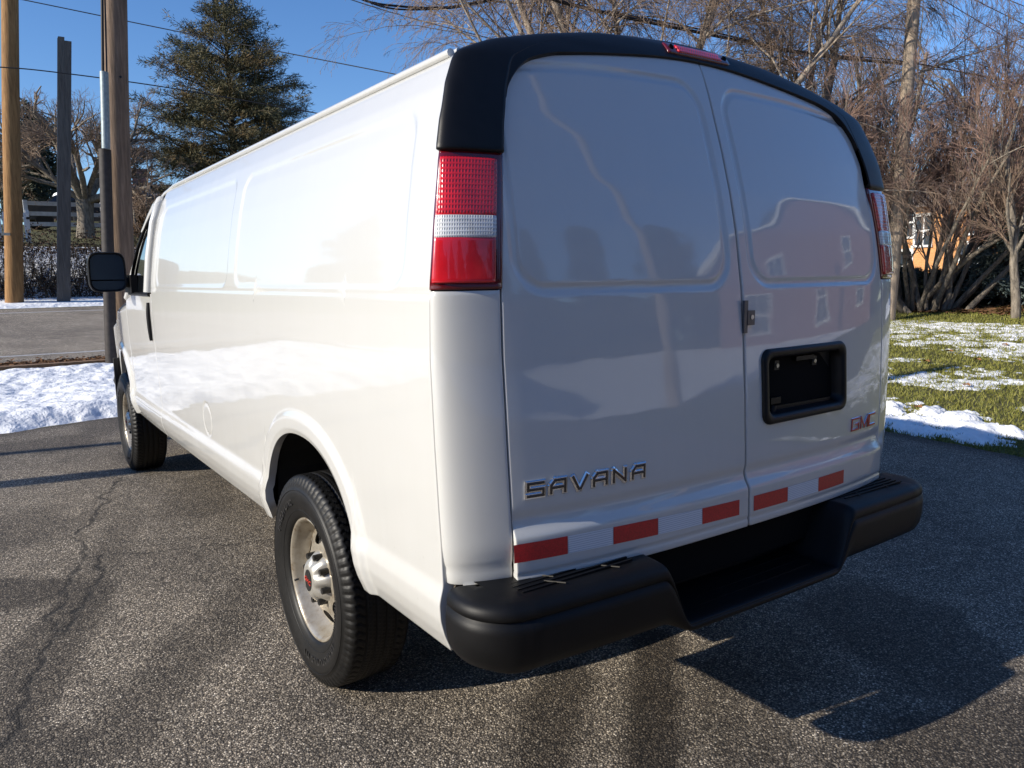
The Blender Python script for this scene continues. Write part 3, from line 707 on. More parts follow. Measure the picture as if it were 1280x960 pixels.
# ---- rear bumper
def build_bumper():
    # plan path of the outer edge
    pts = []
    R = .13
    xs_ = [(-.985, -1.02), (-.998, -1.04), (-1.003, -1.085)]
    for a in np.linspace(0, 90, 9)[1:]: pts.append((-1.003+R-R*math.cos(math.radians(a)), -1.095-R*math.sin(math.radians(a))))
    left = xs_+pts
    mid = [(x, -1.225-.022*(1-(x/.9)**2)) for x in np.concatenate([np.linspace(-.87, -.46, 14), np.linspace(-.45, -.27, 24), np.linspace(-.25, .25, 14), np.linspace(.27, .45, 24), np.linspace(.46, .87, 14)])]
    path = np.array(left+mid+[(-x, y) for x, y in left[::-1]])
    n = len(path); T = np.gradient(path, axis=0); T /= np.linalg.norm(T, axis=1)[:, None]; Nn = np.stack([T[:, 1], -T[:, 0]], 1)
    notch = sstep(.445, .345, np.abs(path[:, 0]))
    nb = sstep(.42, .33, np.abs(path[:, 0]))
    tilt = -.012*path[:, 0]
    inner = path.copy(); inner[:, 1] = np.clip(path[:, 1]+.20, -1.03, -.99); inner[:, 0] = np.clip(path[:, 0]*.93, -.955, .955)
    prof = []
    def row(offn, z): prof.append(np.concatenate([path+Nn*(-offn)[:, None] if hasattr(offn, '__len__') else path-Nn*offn, z[:, None]], 1))
    zt = .690-.185*notch+tilt; zb = .500-.03*nb+tilt; side = sstep(.88, 1.02, np.abs(path[:, 0]))
    zb = zb+.012*side
    prof.append(np.concatenate([inner, (zt+.006)[:, None]], 1))
    one = np.ones(n)
    for o, f in [(.085, 1.0), (.050, .996), (.030, .985), (.012, .955), (.003, .90), (0, .84), (0, .785), (.007, .765), (.007, .75), (-.002, .73), (-.004, .60), (-.003, .40), (.002, .22), (.016, .08), (.04, .0), (.09, -.05), (.16, -.06)]:
        keep = (1-notch)
        oo = one*o
        if f in (.765, .75): oo = one*(.007*keep)
        row(oo, zb+(zt-zb)*f)
    G = np.array(prof)   # rows x n x3
    mbb = MB(); mbb.add(G, gridF(G.shape[0], n), True)
    # end caps
    for e in (0, n-1):
        c = G[:, e]; mbb.add(np.vstack([c, c.mean(0)]), [[i, (i+1) % len(c), len(c)] for i in range(len(c))], False)
    o = mbb.build('rear_bumper', M['bumper'], van)
    for s in (-1, 1):
        for k in range(5):
            y = -1.085-.020*k; MB().box((min(s*.50, s*.86), y-.003, .6895-.012*s*.68), (max(s*.50, s*.86), y+.003, .6945-.012*s*.68)).build('pad_rib', M['bumper'], o)
    # riser behind the step notch
    r = MB(); xs = np.linspace(-.46, .46, 24); zz = np.linspace(.49, .70, 8); X, Z = np.meshgrid(xs, zz, indexing='ij')
    r.add(np.stack([X, -1.035-.012*(1-(X/.46)**2)+.03*(Z-.49), Z], -1), gridF(24, 8)); r.build('step_riser', M['bumper'], o)
    # tread ribs on pads and step
    for k in range(3):
        y = -1.085-.045*k; MB().box((-.30, y-.004, .500), (.30, y+.004, .5085)).build('step_rib', M['bumper'], o)
    scf = pmat('scuff', (.07, .065, .055), .7)
    for s in (-1, 1):
        for x in (.58, .76):
            for y0 in (-1.115, -1.165):
                MB().box((s*x-.028, y0, .6925-.012*s*x), (s*x+.028, y0+.002, .6950-.012*s*x), rot=s*.9).build('pad_scuff', scf, o)
    # body skirt end piece on the corners
    return o
build_bumper()
# jack point bright metal under left corner
MB().tube([[-.93, -1.045, .675], [-.93, -1.045, .70]], .02, 12).tube([[-.90, -1.05, .684], [-.86, -1.055, .684]], .010, 8).build('hinge_pin', pmat('zinc', (.6, .6, .58), .35, metal=.6), van)

# ---- plate pocket
def pocket():
    x0, x1, z0, z1 = PLX; n = 72; th = np.linspace(0, 2*np.pi, n, endpoint=False)
    def loop(ins, r, off, tap=0):
        # rounded rectangle loop
        cx, cz, hx, hz = (x0+x1)/2, (z0+z1)/2, (x1-x0)/2-ins, (z1-z0)/2-ins; P = []
        k = n//4
        for qd, (sx, sz) in enumerate(((1, 1), (-1, 1), (-1, -1), (1, -1))):
            for a in np.linspace(0, 1, k): 
                ang = (qd+a)*math.pi/2; P.append((cx+sx*(hx-r)+r*math.cos(ang), cz+sz*(hz-r)+r*math.sin(ang)))
        P = np.array(P); z_ = P[:, 1]; B = rear_pt(P[:, 0]/Wf(z_), z_, np.zeros(len(P))); B[:, 1] -= off; return B
    loops = [loop(-.0, .035, -.004), loop(.0, .035, .006), loop(.004, .034, .012), (loop(.012, .032, .014)), loop(.022, .03, .012), loop(.030, .028, .002), loop(.036, .025, -.045)]
    G = np.array(loops); nn = G.shape[1]; V = G.reshape(-1, 3); r = np.arange(len(loops)-1)[:, None]*nn; j = np.arange(nn)[None]; j2 = (j+1) % nn
    F = np.stack([r+j, r+j2, r+nn+j2, r+nn+j], -1).reshape(-1, 4); mbp = MB().add(V, F, True)
    c = loops[-1]; mbp.add(np.vstack([c, c.mean(0)]), [[i, (i+1) % nn, nn] for i in range(nn)], False)
    d = mbp; yb = -1.125+.045
    d.box((x0+.075, yb-.006, z0+.035), (x1-.05, yb-.001, z1-.035)); d.box((x0+.060, yb-.016, z0+.04), (x0+.074, yb, z1-.04)); d.box((x0+.09, yb-.024, z0+.034), (x1-.06, yb, z0+.046)); d.box((x0+.2, yb-.03, z1-.05), (x1-.17, yb, z1-.036))
    d.box((x0+.075, yb-.03, z0+.055), (x0+.125, yb-.004, z0+.075)); d.tube([[x0+.09, yb-.025, z0+.05], [x0+.085, yb-.025, z0+.03]], .012, 8)
    for x in (x0+.118, x1-.148):
        d.box((x-.012, yb-.016, z1-.074), (x+.012, yb-.006, z1-.044), 1)
        d.tube([[x, yb-.0165, z1-.060], [x, yb-.020, z1-.060]], .007, 8, mi=2)
    for x, z in ((x0+.18, z0+.10), (x0+.15, z0+.057), (x0+.28, z0+.057)): d.tube([[x, yb-.0065, z], [x, yb-.008, z]], .007, 8, mi=3)
    d.build('plate_pocket', [M['black_trim'], M['bolt'], M['steel'], M['dark']], doorR)
pocket()
# lock bracket at the centre gap
mbk = MB(); mbk.box((.008, -1.126, 1.298), (.040, -1.119, 1.342)); mbk.box((-.006, -1.124, 1.275), (.010, -1.116, 1.372)); mbk.build('lock_bracket', pmat('bracket', (.13, .13, .14), .4, metal=.8), doorR)
MB().tube([[.026, -1.127, 1.322], [.026, -1.1285, 1.322]], .007, 12).build('lock_hole', M['steel'], doorR)

# ---- badges: letters as flat strokes raised from the door skin
def strokes(mb, segs, w, x0, z0, sc, raise_, thick, slant=.0):
    for (a, b) in segs:
        a = np.array(a, float); b = np.array(b, float)
        a[0] += slant*a[1]; b[0] += slant*b[1]
        A = a*sc+[x0, z0]; B = b*sc+[x0, z0]; d = B-A; L = np.linalg.norm(d); d /= L; nrm = np.array([-d[1], d[0]])*w/2
        A = A-d*w*.45; B = B+d*w*.45
        c = np.array([A-nrm, B-nrm, B+nrm, A+nrm]); ctr = c.mean(0); cin = ctr+(c-ctr)-np.sign(c-ctr)*0
        ci = np.array([A-nrm*.62+d*w*.15, B-nrm*.62-d*w*.15, B+nrm*.62-d*w*.15, A+nrm*.62+d*w*.15])
        lo = surf_x(c[:, 0], c[:, 1], raise_-thick); mi_ = surf_x(c[:, 0], c[:, 1], raise_-thick*.35); hi = surf_x(ci[:, 0], ci[:, 1], raise_)
        V = np.concatenate([lo, mi_, hi]); F = []
        for r in (0, 4):
            for k in range(4): F.append([r+k, r+(k+1) % 4, r+4+(k+1) % 4, r+4+k])
        F.append([8, 9, 10, 11]); mb.add(V, F, False)
LET = {'S': [((1.35, 1), (0, 1)), ((0, 1), (0, .5)), ((0, .5), (1.35, .5)), ((1.35, .5), (1.35, 0)), ((1.35, 0), (0, 0))],
       'A': [((0, 0), (0, .62)), ((0, .62), (.35, 1)), ((.35, 1), (1.3, 1)), ((1.3, 1), (1.3, 0)), ((0, .42), (1.3, .42))],
       'V': [((0, 1), (.55, 0)), ((.55, 0), (.75, 0)), ((.75, 0), (1.35, 1))],
       'N': [((0, 0), (0, 1)), ((0, 1), (1.25, 0)), ((1.25, 0), (1.25, 1))],
       'G': [((1.3, 1), (0, 1)), ((0, 1), (0, 0)), ((0, 0), (1.3, 0)), ((1.3, 0), (1.3, .5)), ((1.3, .5), (.7, .5))],
       'M': [((0, 0), (0, 1)), ((0, 1), (.72, .05)), ((.72, .05), (1.44, 1)), ((1.44, 1), (1.44, 0))],
       'C': [((1.25, 1), (0, 1)), ((0, 1), (0, 0)), ((0, 0), (1.25, 0))]}
def badge(text, x0, z0, h, w, pitch, mat_o, mat_i, slant=.12, name='badge'):
    a = MB(); b = MB()
    for i, ch in enumerate(text):
        strokes(a, LET[ch], w, x0+i*pitch, z0, h, .0055, .006, slant)
        strokes(b, LET[ch], w*(.42 if mat_i is M['chrome_dark'] else .72), x0+i*pitch, z0, h, .0066, .002, slant)
    for V_, F_, S_ in zip(b.V, b.F, b.S): a.add(V_, F_-F_.min(), False, 1)
    return a.build(name, [mat_o, mat_i], doorL if x0 < 0 else doorR)
tag(badge('SAVANA', -.790, .910, .0315, .0160, .0648, M['chrome'], M['chrome_dark'], .05, 'name_badge'), 'chrome block lettering on the left rear door')
tag(badge('GMC', .592, .902, .038, .0088, .0670, M['chrome'], M['emblem_red'], .10, 'maker_badge'), 'red lettering with chrome edges on the right rear door')
# ---- reflective tape
def tape(x0, x1, zl, zr, mat, par, h=.047):
    xs = np.linspace(x0, x1, 12); v = np.linspace(0, 1, 4); X, Vv = np.meshgrid(xs, v, indexing='ij'); Z = zl+(zr-zl)*(X-x0)/(x1-x0)+h*(Vv-.5)
    P = surf_x(X, Z, .0012); mbt = MB().add(P, gridF(12, 4)); return mbt.build('tape', mat, par)
TZ = [(-.834, -.685, 'tape_red'), (-.683, -.543, 'tape_silver'), (-.541, -.385, 'tape_red'), (-.383, -.212, 'tape_silver'), (-.210, -.048, 'tape_red'),
      (.020, .190, 'tape_red'), (.192, .362, 'tape_silver'), (.364, .525, 'tape_red')]
zt_ = lambda x: .7535+.018*sstep(.2, -.85, x)
for x0, x1, mt in TZ: tape(x0, x1, zt_(x0), zt_(x1), M[mt], doorL if x0 < 0 else doorR)
# ---- mirrors
def mirror(s, parent):
    # housing: rounded box, slightly tapered, glass faces the rear
    mbm = MB(); cx, cy, cz = s*1.140, 3.02, 1.520; hx, hz = .108, .128
    th = np.linspace(0, 2*np.pi, 40, endpoint=False)
    def ring(k, y):
        e = 4.5; cxx = np.sign(np.cos(th))*np.abs(np.cos(th))**(2/e); szz = np.sign(np.sin(th))*np.abs(np.sin(th))**(2/e)
        return np.stack([cx+hx*k*cxx*(1+.06*szz*-s*0), np.full(40, y)-.03*s*cxx*s*.5, cz+hz*k*szz], 1)
    rings = [ring(.90, cy-.018), ring(.97, cy-.035), ring(1.0, cy-.02), ring(1.0, cy+.03), ring(.93, cy+.10), ring(.7, cy+.15), ring(.3, cy+.165)]
    G = np.array(rings); nn = 40; r = np.arange(len(rings)-1)[:, None]*nn; j = np.arange(nn)[None]; j2 = (j+1) % nn
    mbm.add(G.reshape(-1, 3), np.stack([r+j, r+j2, r+nn+j2, r+nn+j], -1).reshape(-1, 4), True)
    mbm.add(np.vstack([rings[-1], rings[-1].mean(0)]), [[i, (i+1) % nn, nn] for i in range(nn)], True)
    mbm.tube([[s*1.10, cy+.03, 1.462], [s*1.02, cy+.02, 1.452], [s*.97, cy+.02, 1.44]], [.035, .034, .045], 12)
    mbm.box((s*1.0-.02, cy-.10, 1.385), (s*1.0+.02, cy+.16, 1.50))
    o = mbm.build('side_mirror', M['black_trim'], parent)
    gl = MB(); c = ring(.885, cy-.022); 
    top = c.copy(); top[:, 2] = np.maximum(top[:, 2], cz-.048); bot = c.copy(); bot[:, 2] = np.minimum(bot[:, 2], cz-.056)
    for q in (top, bot): gl.add(np.vstack([q, q.mean(0)]), [[i, (i+1) % nn, nn] for i in range(nn)], False)
    gl.build('mirror_glass', M['mirror_glass'], o)
mirror(-1, van); mirror(1, van)

# ---- wheels
def lathe(mb, prof, n=96, rmod=None, smooth=True, mi=0, mask=None):
    "prof: list of (axial outwards, radius); axis = local x, outwards = -x"
    prof = np.array(prof, float); th = np.linspace(0, 2*np.pi, n, endpoint=False); A, T = np.meshgrid(np.arange(len(prof)), th, indexing='ij')
    R = prof[A, 1]; X = -prof[A, 0]
    if rmod is not None: R, X = rmod(R, X, T, A)
    V = np.stack([X, R*np.cos(T), R*np.sin(T)], -1); m = len(prof); i = np.arange(m-1)[:, None]*n; j = np.arange(n)[None]; j2 = (j+1) % n
    F = np.stack([i+j, i+j2, i+n+j2, i+n+j], -1).reshape(-1, 4)
    if mask is not None:
        c = V.reshape(-1, 3)[F].mean(1); F = F[mask(c)]
    return mb.add(V, F, smooth, mi)
def text_mesh(body, size):
    c = bpy.data.curves.new('t', 'FONT'); c.body = body; c.size = size; c.extrude = .0015; c.space_character = 1.15; o = bpy.data.objects.new('t', c); SC.collection.objects.link(o)
    bpy.context.view_layer.update(); me = bpy.data.meshes.new_from_object(o.evaluated_get(bpy.context.evaluated_depsgraph_get()))
    V = np.array([v.co[:] for v in me.vertices]); F = [list(p.vertices) for p in me.polygons]; bpy.data.objects.remove(o); bpy.data.meshes.remove(me); return V, F
def add_ngon(mb, V, F, smooth=False):
    V = np.asarray(V); byn = {}
    for f in F: byn.setdefault(len(f), []).append(f)
    first = True
    for k, fs in byn.items():
        if first: mb.add(V, fs, smooth); base = mb.n-len(V); first = False
        else:
            mb.F.append(np.array(fs)+base); mb.S.append(np.full(len(fs), smooth)); mb.M.append(np.zeros(len(fs), int))
def arc_text(body, size, radius, a0, xface, cap_scale=1.35):
    "text bent round the sidewall, centred on angle a0 (0 = up), read from outside on the left side (-x)"
    V, F = text_mesh(body, size); w = V[:, 0].max(); h = size*.7; mb = MB()
    ang = a0+(V[:, 0]-w/2)/radius; r = radius+(V[:, 1]-h/2)*cap_scale
    # outside of the left wheel is -x; seen from there +y points left, so clockwise = towards -y
    P = np.stack([-(xface+V[:, 2]*1.0), -r*np.sin(ang), r*np.cos(ang)], 1); add_ngon(mb, P, F); return mb
def merge(a, b, mi):
    k = a.n; a.V += b.V; a.F += [f+k for f in b.F]; a.S += b.S; a.M += [np.full(len(f), mi) for f in b.F]; a.n += b.n
def make_wheel(front=False):
    root = bpy.data.objects.new('wheel', None); SC.collection.objects.link(root); root.parent = van; root.empty_display_size = .1
    t = MB(); Ro = .385
    outer = [(.086, .222), (.098, .228), (.104, .236), (.108, .250), (.117, .275), (.122, .300), (.1225, .318), (.119, .335), (.116, .337), (.115, .345), (.112, .356), (.108, .362), (.106, .370), (.096, .3795), (.090, .382)]
    tread = []
    gro = [-.052, -.018, .018, .052]
    for x in np.linspace(.086, -.086, 87):
        d = min(abs(x-g) for g in gro); tread.append((x, .3835-.0015*(x/.09)**2-(.009 if d < .0045 else 0)))
    prof = outer+tread+[(-a, r) for a, r in outer[::-1]]
    nout = len(outer)
    def rm(R, X, T, A):
        k = (A >= nout) & (A < nout+87) & (R > .378); ax = -X
        seg = np.floor(T/(2*np.pi)*78); ph = T/(2*np.pi)*78-seg
        zig = .18*np.sin(ax*180); cut = (np.abs(((ph+zig) % 1)-.5) < .085) & (np.abs(ax) > .056)
        cut2 = (np.abs(((T/(2*np.pi)*156+ax*20) % 1)-.5) < .10) & (np.abs(ax) <= .056)
        R = np.where(k & cut, R-.007, R); R = np.where(k & cut2, R-.003, R)
        # shoulder lugs
        sh = (A >= 10) & (A < nout); R = R; X = np.where(sh & (ph < .28), X+.0035, X)
        return R, X, T
    def rm2(R, X, T, A):
        R, X, _ = rm(R, X, T, A); return R, X
    lathe(t, prof, 468, rm2, smooth=True)
    for m_ in (t,): pass
    # sidewall ribs and lettering
    for rr, xx in ((.2555, .1095), (.330, .1205)):
        lathe(t, [(xx, rr-.0015), (xx+.0016, rr-.001), (xx+.0016, rr+.001), (xx, rr+.0015)], 120)
    lt = pmat('raised_rubber', (.030, .029, .028), .4) if 'raised' not in M else M['raised']; M['raised'] = lt
    for body, a0 in (('FIRESTONE', -.95), ('TRANSFORCE HT', math.pi-.65)):
        merge(t, arc_text(body, .042, .296, a0, .1205), 1)
    for body, a0 in (('LT245/75R16', 1.55), ('RADIAL', .35)):
        merge(t, arc_text(body, .017, .262, a0, .1135), 1)
    t.build('tyre', [M['tyre'], lt], root)
    # rim
    r = MB()
    lip = [(.070, .216), (.086, .224), (.094, .225), (.096, .221), (.092, .215), (.080, .209), (.066, .204), (.050, .198), (.040, .192), (.030, .186)]
    lathe(r, lip, 128)
    disc = [(.030, .186), (.030, .180)]+[(.030+.030*math.sin((.180-q)/.07*math.pi/2)**1.0, q) for q in np.linspace(.178, .110, 24)]+[(.060, .10), (.060, .06)]
    def msk(c):
        rr = np.hypot(c[:, 1], c[:, 2]); an = np.arctan2(c[:, 1], c[:, 2]); ph = ((an/(2*np.pi)*8) % 1)-.5
        return ~(((rr-.146)/.025)**2+(ph*2*np.pi/8*.146/.037)**2 < 1)
    lathe(r, disc, 256, None, True, 0, msk)
    lathe(r, [(.030, .186), (-.08, .178), (-.10, .20)], 96)
    rim = r.build('rim', M['rim'], root)
    MB().tube([[-.010, 0, 0], [.03, 0, 0]], .176, 40).build('brake_disc', M['under'], root)
    # cover with eight flutes
    hc = MB()
    prof = [(.060, .098), (.070, .094), (.077, .088), (.090, .077), (.099, .066), (.104, .057), (.107, .048), (.107, .030), (.1075, .0)]
    def fl(R, X, T, A):
        k = np.clip((R-.045)/.045, 0, 1)*np.clip((.104-R)/.01, 0, 1); m_ = np.power(.5+.5*np.cos(8*T), 1.6)
        return R-.016*m_*k, X+.0*m_
    lathe(hc, prof, 256, fl)
    for k in range(8):
        a = k*math.pi/4; y, z = .086*math.cos(a), .086*math.sin(a)
        MB().tube([[-.055, y, z], [-.092, y, z]], [.0125, .0115], 6).build('lug_nut', M['bolt'], root)
    em = MB().tube([[-.1065, 0, 0], [-.1095, 0, 0]], .032, 28); em.V = [q_*[1, .95, 1.3] for q_ in em.V]; merge(hc, em, 1)
    V, F = text_mesh('GMC', .024); w = V[:, 0].max(); P = np.stack([-(.1105+V[:, 2]), -(V[:, 0]-w/2), V[:, 1]-.008], 1); e = MB(); add_ngon(e, P, F); merge(hc, e, 2)
    hc.build('hub_cap', [M['silver'], M['bolt'], pmat('emblem_bright', (.6, .06, .04), .3)], root)
    MB().tube([[-.085, .155, -.09], [-.10, .16, -.095]], .004, 8).build('valve', M['bolt'], root)
    return root
w0 = make_wheel(); w0.location = (-.868, 0, .378)
def copy_tree(o, parent):
    c = o.copy(); SC.collection.objects.link(c); c.parent = parent
    for ch in o.children: copy_tree(ch, c)
    return c
for loc, rot in (((-.868, 3.937, .378), .0), ((.868, 0, .378), math.pi), ((.868, 3.937, .378), math.pi)):
    c = copy_tree(w0, van); c.location = loc; c.rotation_euler = (0, 0, rot)
w0.rotation_euler = (math.radians(12), 0, 0)
# mud flap dark piece ahead of front wheel
MB().box((-.97, 4.38, .50), (-.80, 4.41, .84)).build('splash_shield', M['under'], van)

# ================================================================== poles and wires
def wood(name, c1, c2, sc=1.0):
    m, nt, b = newmat(name); v = mapping(nt, (14*sc, 14*sc, .9*sc)); n = noise(nt, v, 2.2, 6, .65, .4); v2 = mapping(nt, (1, 1, 1)); n2 = noise(nt, v2, 1.3, 3)
    c = ramp(nt, n, [(.3, c1), (.65, c2), (.8, tuple(min(1, k*1.25) for k in c2))]); nt.links.new(mixc(nt, mathn(nt, 'MULTIPLY', n2, .5), c, c1), b.inputs['Base Color'])
    b.inputs['Roughness'].default_value = .85; nt.links.new(bumpn(nt, n, .9, .012), b.inputs['Normal']); return m
M['wood_gold'] = wood('pole_treated', (.16, .075, .022), (.42, .23, .085)); M['wood_grey'] = wood('pole_grey', (.07, .060, .052), (.17, .15, .13)); M['wood_brown'] = wood('pole_brown', (.10, .068, .045), (.30, .205, .14))
M['wood_pale'] = wood('pole_pale', (.22, .17, .12), (.50, .40, .30))
M['wire'] = pmat('wire', (.01, .01, .012), .6)
def pole(name, label, pb, pt, D, r0, r1, mat, extend=1.0, n=20, Dt=None):
    B = at(*pb, D); T = at(*pt, Dt or D); T = B+(T-B)*extend; B = B-(T-B)*.04
    o = thing(name, label, 'pole', B); k = 14; P = np.linspace(0, 1, k)[:, None]*(T-B)
    wob = np.stack([.01*np.sin(np.linspace(0, 9, k)), .01*np.cos(np.linspace(0, 7, k)), np.zeros(k)], 1)
    MB().tube(P+wob, np.linspace(r0, r1, k), n).build('shaft', mat, o); return o, B, T
pg, Bg, Tg = pole('utility_pole', 'round golden brown wooden pole at far left beyond the road', (18, 384), (12, 0), 25.2, .225, .19, M['wood_gold'], 1.3)
mb = MB().box((-.10, -.235, 2.35), (.10, -.205, 2.42)); mb.build('tag_plate', pmat('pale_tag', (.5, .45, .35), .6), pg)
Bp = at(80, 383, 25.2); Tp = at(81, 48, 25.2); o = thing('wooden_post', 'square grey weathered timber post with cut flat top beyond the road', 'post', Bp)
mb = MB(); d = Tp-Bp
for k, (x0, x1) in enumerate(((-.17, -.02), (-.018, .15))):
    V = [];
    for f in (-.03, 1.0-(.012 if k else 0)):
        for x, y in ((x0, -.13), (x1, -.13), (x1, .13), (x0, .13)): V.append(d*f+[x, y, 0])
    mb.add(V, [[0, 1, 2, 3], [4, 7, 6, 5], [0, 4, 5, 1], [1, 5, 6, 2], [2, 6, 7, 3], [3, 7, 4, 0]], False)
mb.build('shaft', M['wood_grey'], o)
pb_, Bb, Tb = pole('utility_pole', 'thick cracked brown wooden utility pole with cable guard beside the van mirror', (155, 470), (143, 0), 14.0, .195, .172, M['wood_brown'], 1.35)
D3 = 13.72; c0, c1, c2 = at(139, 470, D3)-Bb, at(131, 187, D3)-Bb, at(128.5, 90, D3)-Bb; c3 = at(127, -60, D3)-Bb
MB().tube([c0-[0, 0, .2], c1], .088, 14).build('conduit', pmat('dark_conduit', (.028, .022, .020), .7, noise=.4, nscale=14), pb_)
mb = MB(); e1, e2 = at(132.5, 186, D3-.1)-Bb, at(130, 90, D3-.1)-Bb; mb.tube([e1, e2], .062, 10); mb.build('cable_guard', pmat('grey_guard', (.24, .29, .30), .5, metal=.3, noise=.2), pb_)
MB().tube([c2, c3], .022, 8).build('riser_cable', M['wire'], pb_); MB().tube([c2+[.055, 0, 0], c3+[.03, 0, 0]], .012, 8).build('riser_cable', M['wire'], pb_)
mb = MB()
for z in np.linspace(.5, 7, 9): f = z/np.linalg.norm(Tb-Bb)
for z, dx in ((1.6, .06), (2.3, .02), (3.6, -.02), (5.0, .03)):
    q = (Tb-Bb)*z/np.linalg.norm(Tb-Bb); mb = MB().tube([q+[dx, -.15, 0], q+[dx, -.185, .01]], .02, 6); mb.build('staple', M['bolt'], pb_)
pr_, Br, Tr = pole('utility_pole', 'pale slim utility pole behind the bare trees at right', (1112, 385), (1143, 0), 16.8, .128, .108, M['wood_pale'], 1.25)
def wire(label, pts, r=.012, name='overhead_wire', group=None, n=24, sag=.0):
    W = np.array([at(px, py, D) for px, py, D in pts]); t = np.linspace(0, len(W)-1, n*(len(W)-1)+1); P = []
    from mathutils.interpolate import poly_3d_calc
    k = len(W)
    def cr(t):
        i = min(int(t), k-2); f = t-i; p0 = W[max(i-1, 0)] if i > 0 else 2*W[0]-W[1]; p1, p2 = W[i], W[i+1]; p3 = W[i+2] if i+2 < k else 2*W[-1]-W[-2]
        return .5*((2*p1)+(-p0+p2)*f+(2*p0-5*p1+4*p2-p3)*f*f+(-p0+3*p1-3*p2+p3)*f**3)
    P = np.array([cr(q) for q in t]); return tag(MB().tube(P, r, 5).build(name, M['wire']), label, 'wire')
wire('thin wire from upper left crossing in front of the tall conifer top', [(-120, -30, 24), (30, 0, 23), (245, 44, 22), (480, 90, 20), (640, 122, 18)], .013)
wire('thin wire crossing the two left poles low across the bare tree', [(-120, 80, 24.6), (0, 84, 24.4), (75, 91, 24.2), (200, 108, 24), (330, 130, 24), (500, 160, 24)], .016)
wire('thin straight wire slanting down behind the van roof edge', [(300, -50, 17), (440, 0, 16.5), (530, 27, 16), (620, 50, 15.5), (760, 88, 15)], .010)
wire('heavy black cable bundle sagging above the van roof', [(400, -40, 14), (450, -2, 14.3), (500, 8, 14.6), (560, 9, 15), (620, -3, 15.4), (700, -30, 16)], .022)
wire('second heavy cable sagging just under the cable bundle', [(410, -30, 14), (470, 6, 14.3), (530, 12, 14.6), (600, 4, 15.1), (690, -25, 16)], .017)
wire('thick dark cable running behind the brake lamp to the pale pole', [(600, -30, 13), (680, -4, 14), (760, 17, 15.2), (890, 44, 17), (1010, 68, 18.5), (1130, 80, 19.8)], .035)
wire('lower dark cable meeting the pale pole at right', [(760, 14, 15.0), (890, 40, 16.8), (1010, 66, 18.3), (1130, 77, 19.8), (1300, 110, 21)], .018)
for k, (a, b) in enumerate((((1165, -8), (1300, 72)), ((1190, -14), (1320, 50)), ((1212, -20), (1330, 28)), ((1236, -24), (1340, 8)))):
    wire('thin wire at the top right corner, number %s from the pale pole' % ('nearest', 'second', 'third', 'farthest')[k] if 0 else ('lowest', 'second lowest', 'second highest', 'highest')[k]+' thin wire leaving the top right corner', [(*a, 22), (*b, 26)], .010, n=6)

# ================================================================== trees
def bark(name, c1, c2):
    m, nt, b = newmat(name); v = mapping(nt, (6, 6, 1.5)); n = noise(nt, v, 3, 6, .7); nt.links.new(ramp(nt, n, [(.35, c1), (.65, c2)]), b.inputs['Base Color'])
    b.inputs['Roughness'].default_value = .9; nt.links.new(bumpn(nt, n, .9, .02), b.inputs['Normal']); return m
M['bark_grey'] = bark('bark_grey', (.09, .075, .058), (.30, .255, .20)); M['bark_dark'] = bark('bark_dark', (.04, .03, .022), (.13, .10, .07)); M['bark_pale'] = bark('bark_birch', (.15, .11, .08), (.45, .38, .30))
M['twig_brown'] = pmat('twig_brown', (.22, .155, .11), .85, noise=.4, nscale=3); M['twig_red'] = pmat('twig_red', (.34, .22, .17), .85, noise=.4, nscale=3); M['twig_grey'] = pmat('twig_grey', (.13, .105, .085), .85, noise=.4, nscale=3)
class Tree:
    def __init__(s, seed): s.r = np.random.default_rng(seed); s.wood = MB(); s.twig = MB()
    def line(s, p, d, L, r0, r1, n, wob, grav, up=0):
        P = [p]; d = d/np.linalg.norm(d); st = L/n; D = [d]
        for i in range(n):
            d = d+s.r.normal(0, wob, 3)+np.array([0, 0, grav]); d /= np.linalg.norm(d); P.append(P[-1]+d*st); D.append(d)
        return np.array(P), np.array(D), np.linspace(r0, r1, n+1)
    def grow(s, p, d, L, r, lev, spec):
        q = spec[lev]; P, D, R = s.line(p, d, L, r, max(r*q.get('tip', .35), .0028), q['n'], q['wob'], q['grav'])
        (s.wood if q['wood'] else s.twig).tube(P, R, q['sides'], cap=False)
        if lev+1 >= len(spec): return
        k = s.r.poisson(q['kids']*min(1.4, max(.4, L/q['L0'])))
        for t in np.sort(s.r.uniform(q['from'], 1.0, k)):
            i = t*(len(P)-1); i0 = min(int(i), len(P)-2); f = i-i0; b = P[i0]*(1-f)+P[i0+1]*f; dd = D[i0]
            a = s.r.normal(0, 1, 3); a -= a.dot(dd)*dd; a /= np.linalg.norm(a)+1e-9; an = q['ang']*s.r.uniform(.65, 1.3)
            nd = dd*math.cos(an)+a*math.sin(an); nd[2] += q.get('upb', 0)
            rr = (R[i0]*(1-f)+R[i0+1]*f); LL = L*q['ratio']*s.r.uniform(.6, 1.2)*(1.15-.5*t)
            s.grow(b, nd, LL, min(rr*.8, rr*q.get('rr', .6)), lev+1, spec)
    def finish(s, name, label, base, wm, tm, cat='tree', group=None):
        o = thing(name, label, cat, base, group)
        if s.wood.V: s.wood.build('trunk', wm, o)
        if s.twig.V: s.twig.build('crown', tm, o)
        return o
def gd(x, y): return np.array([x, y, float(H(x, y))])
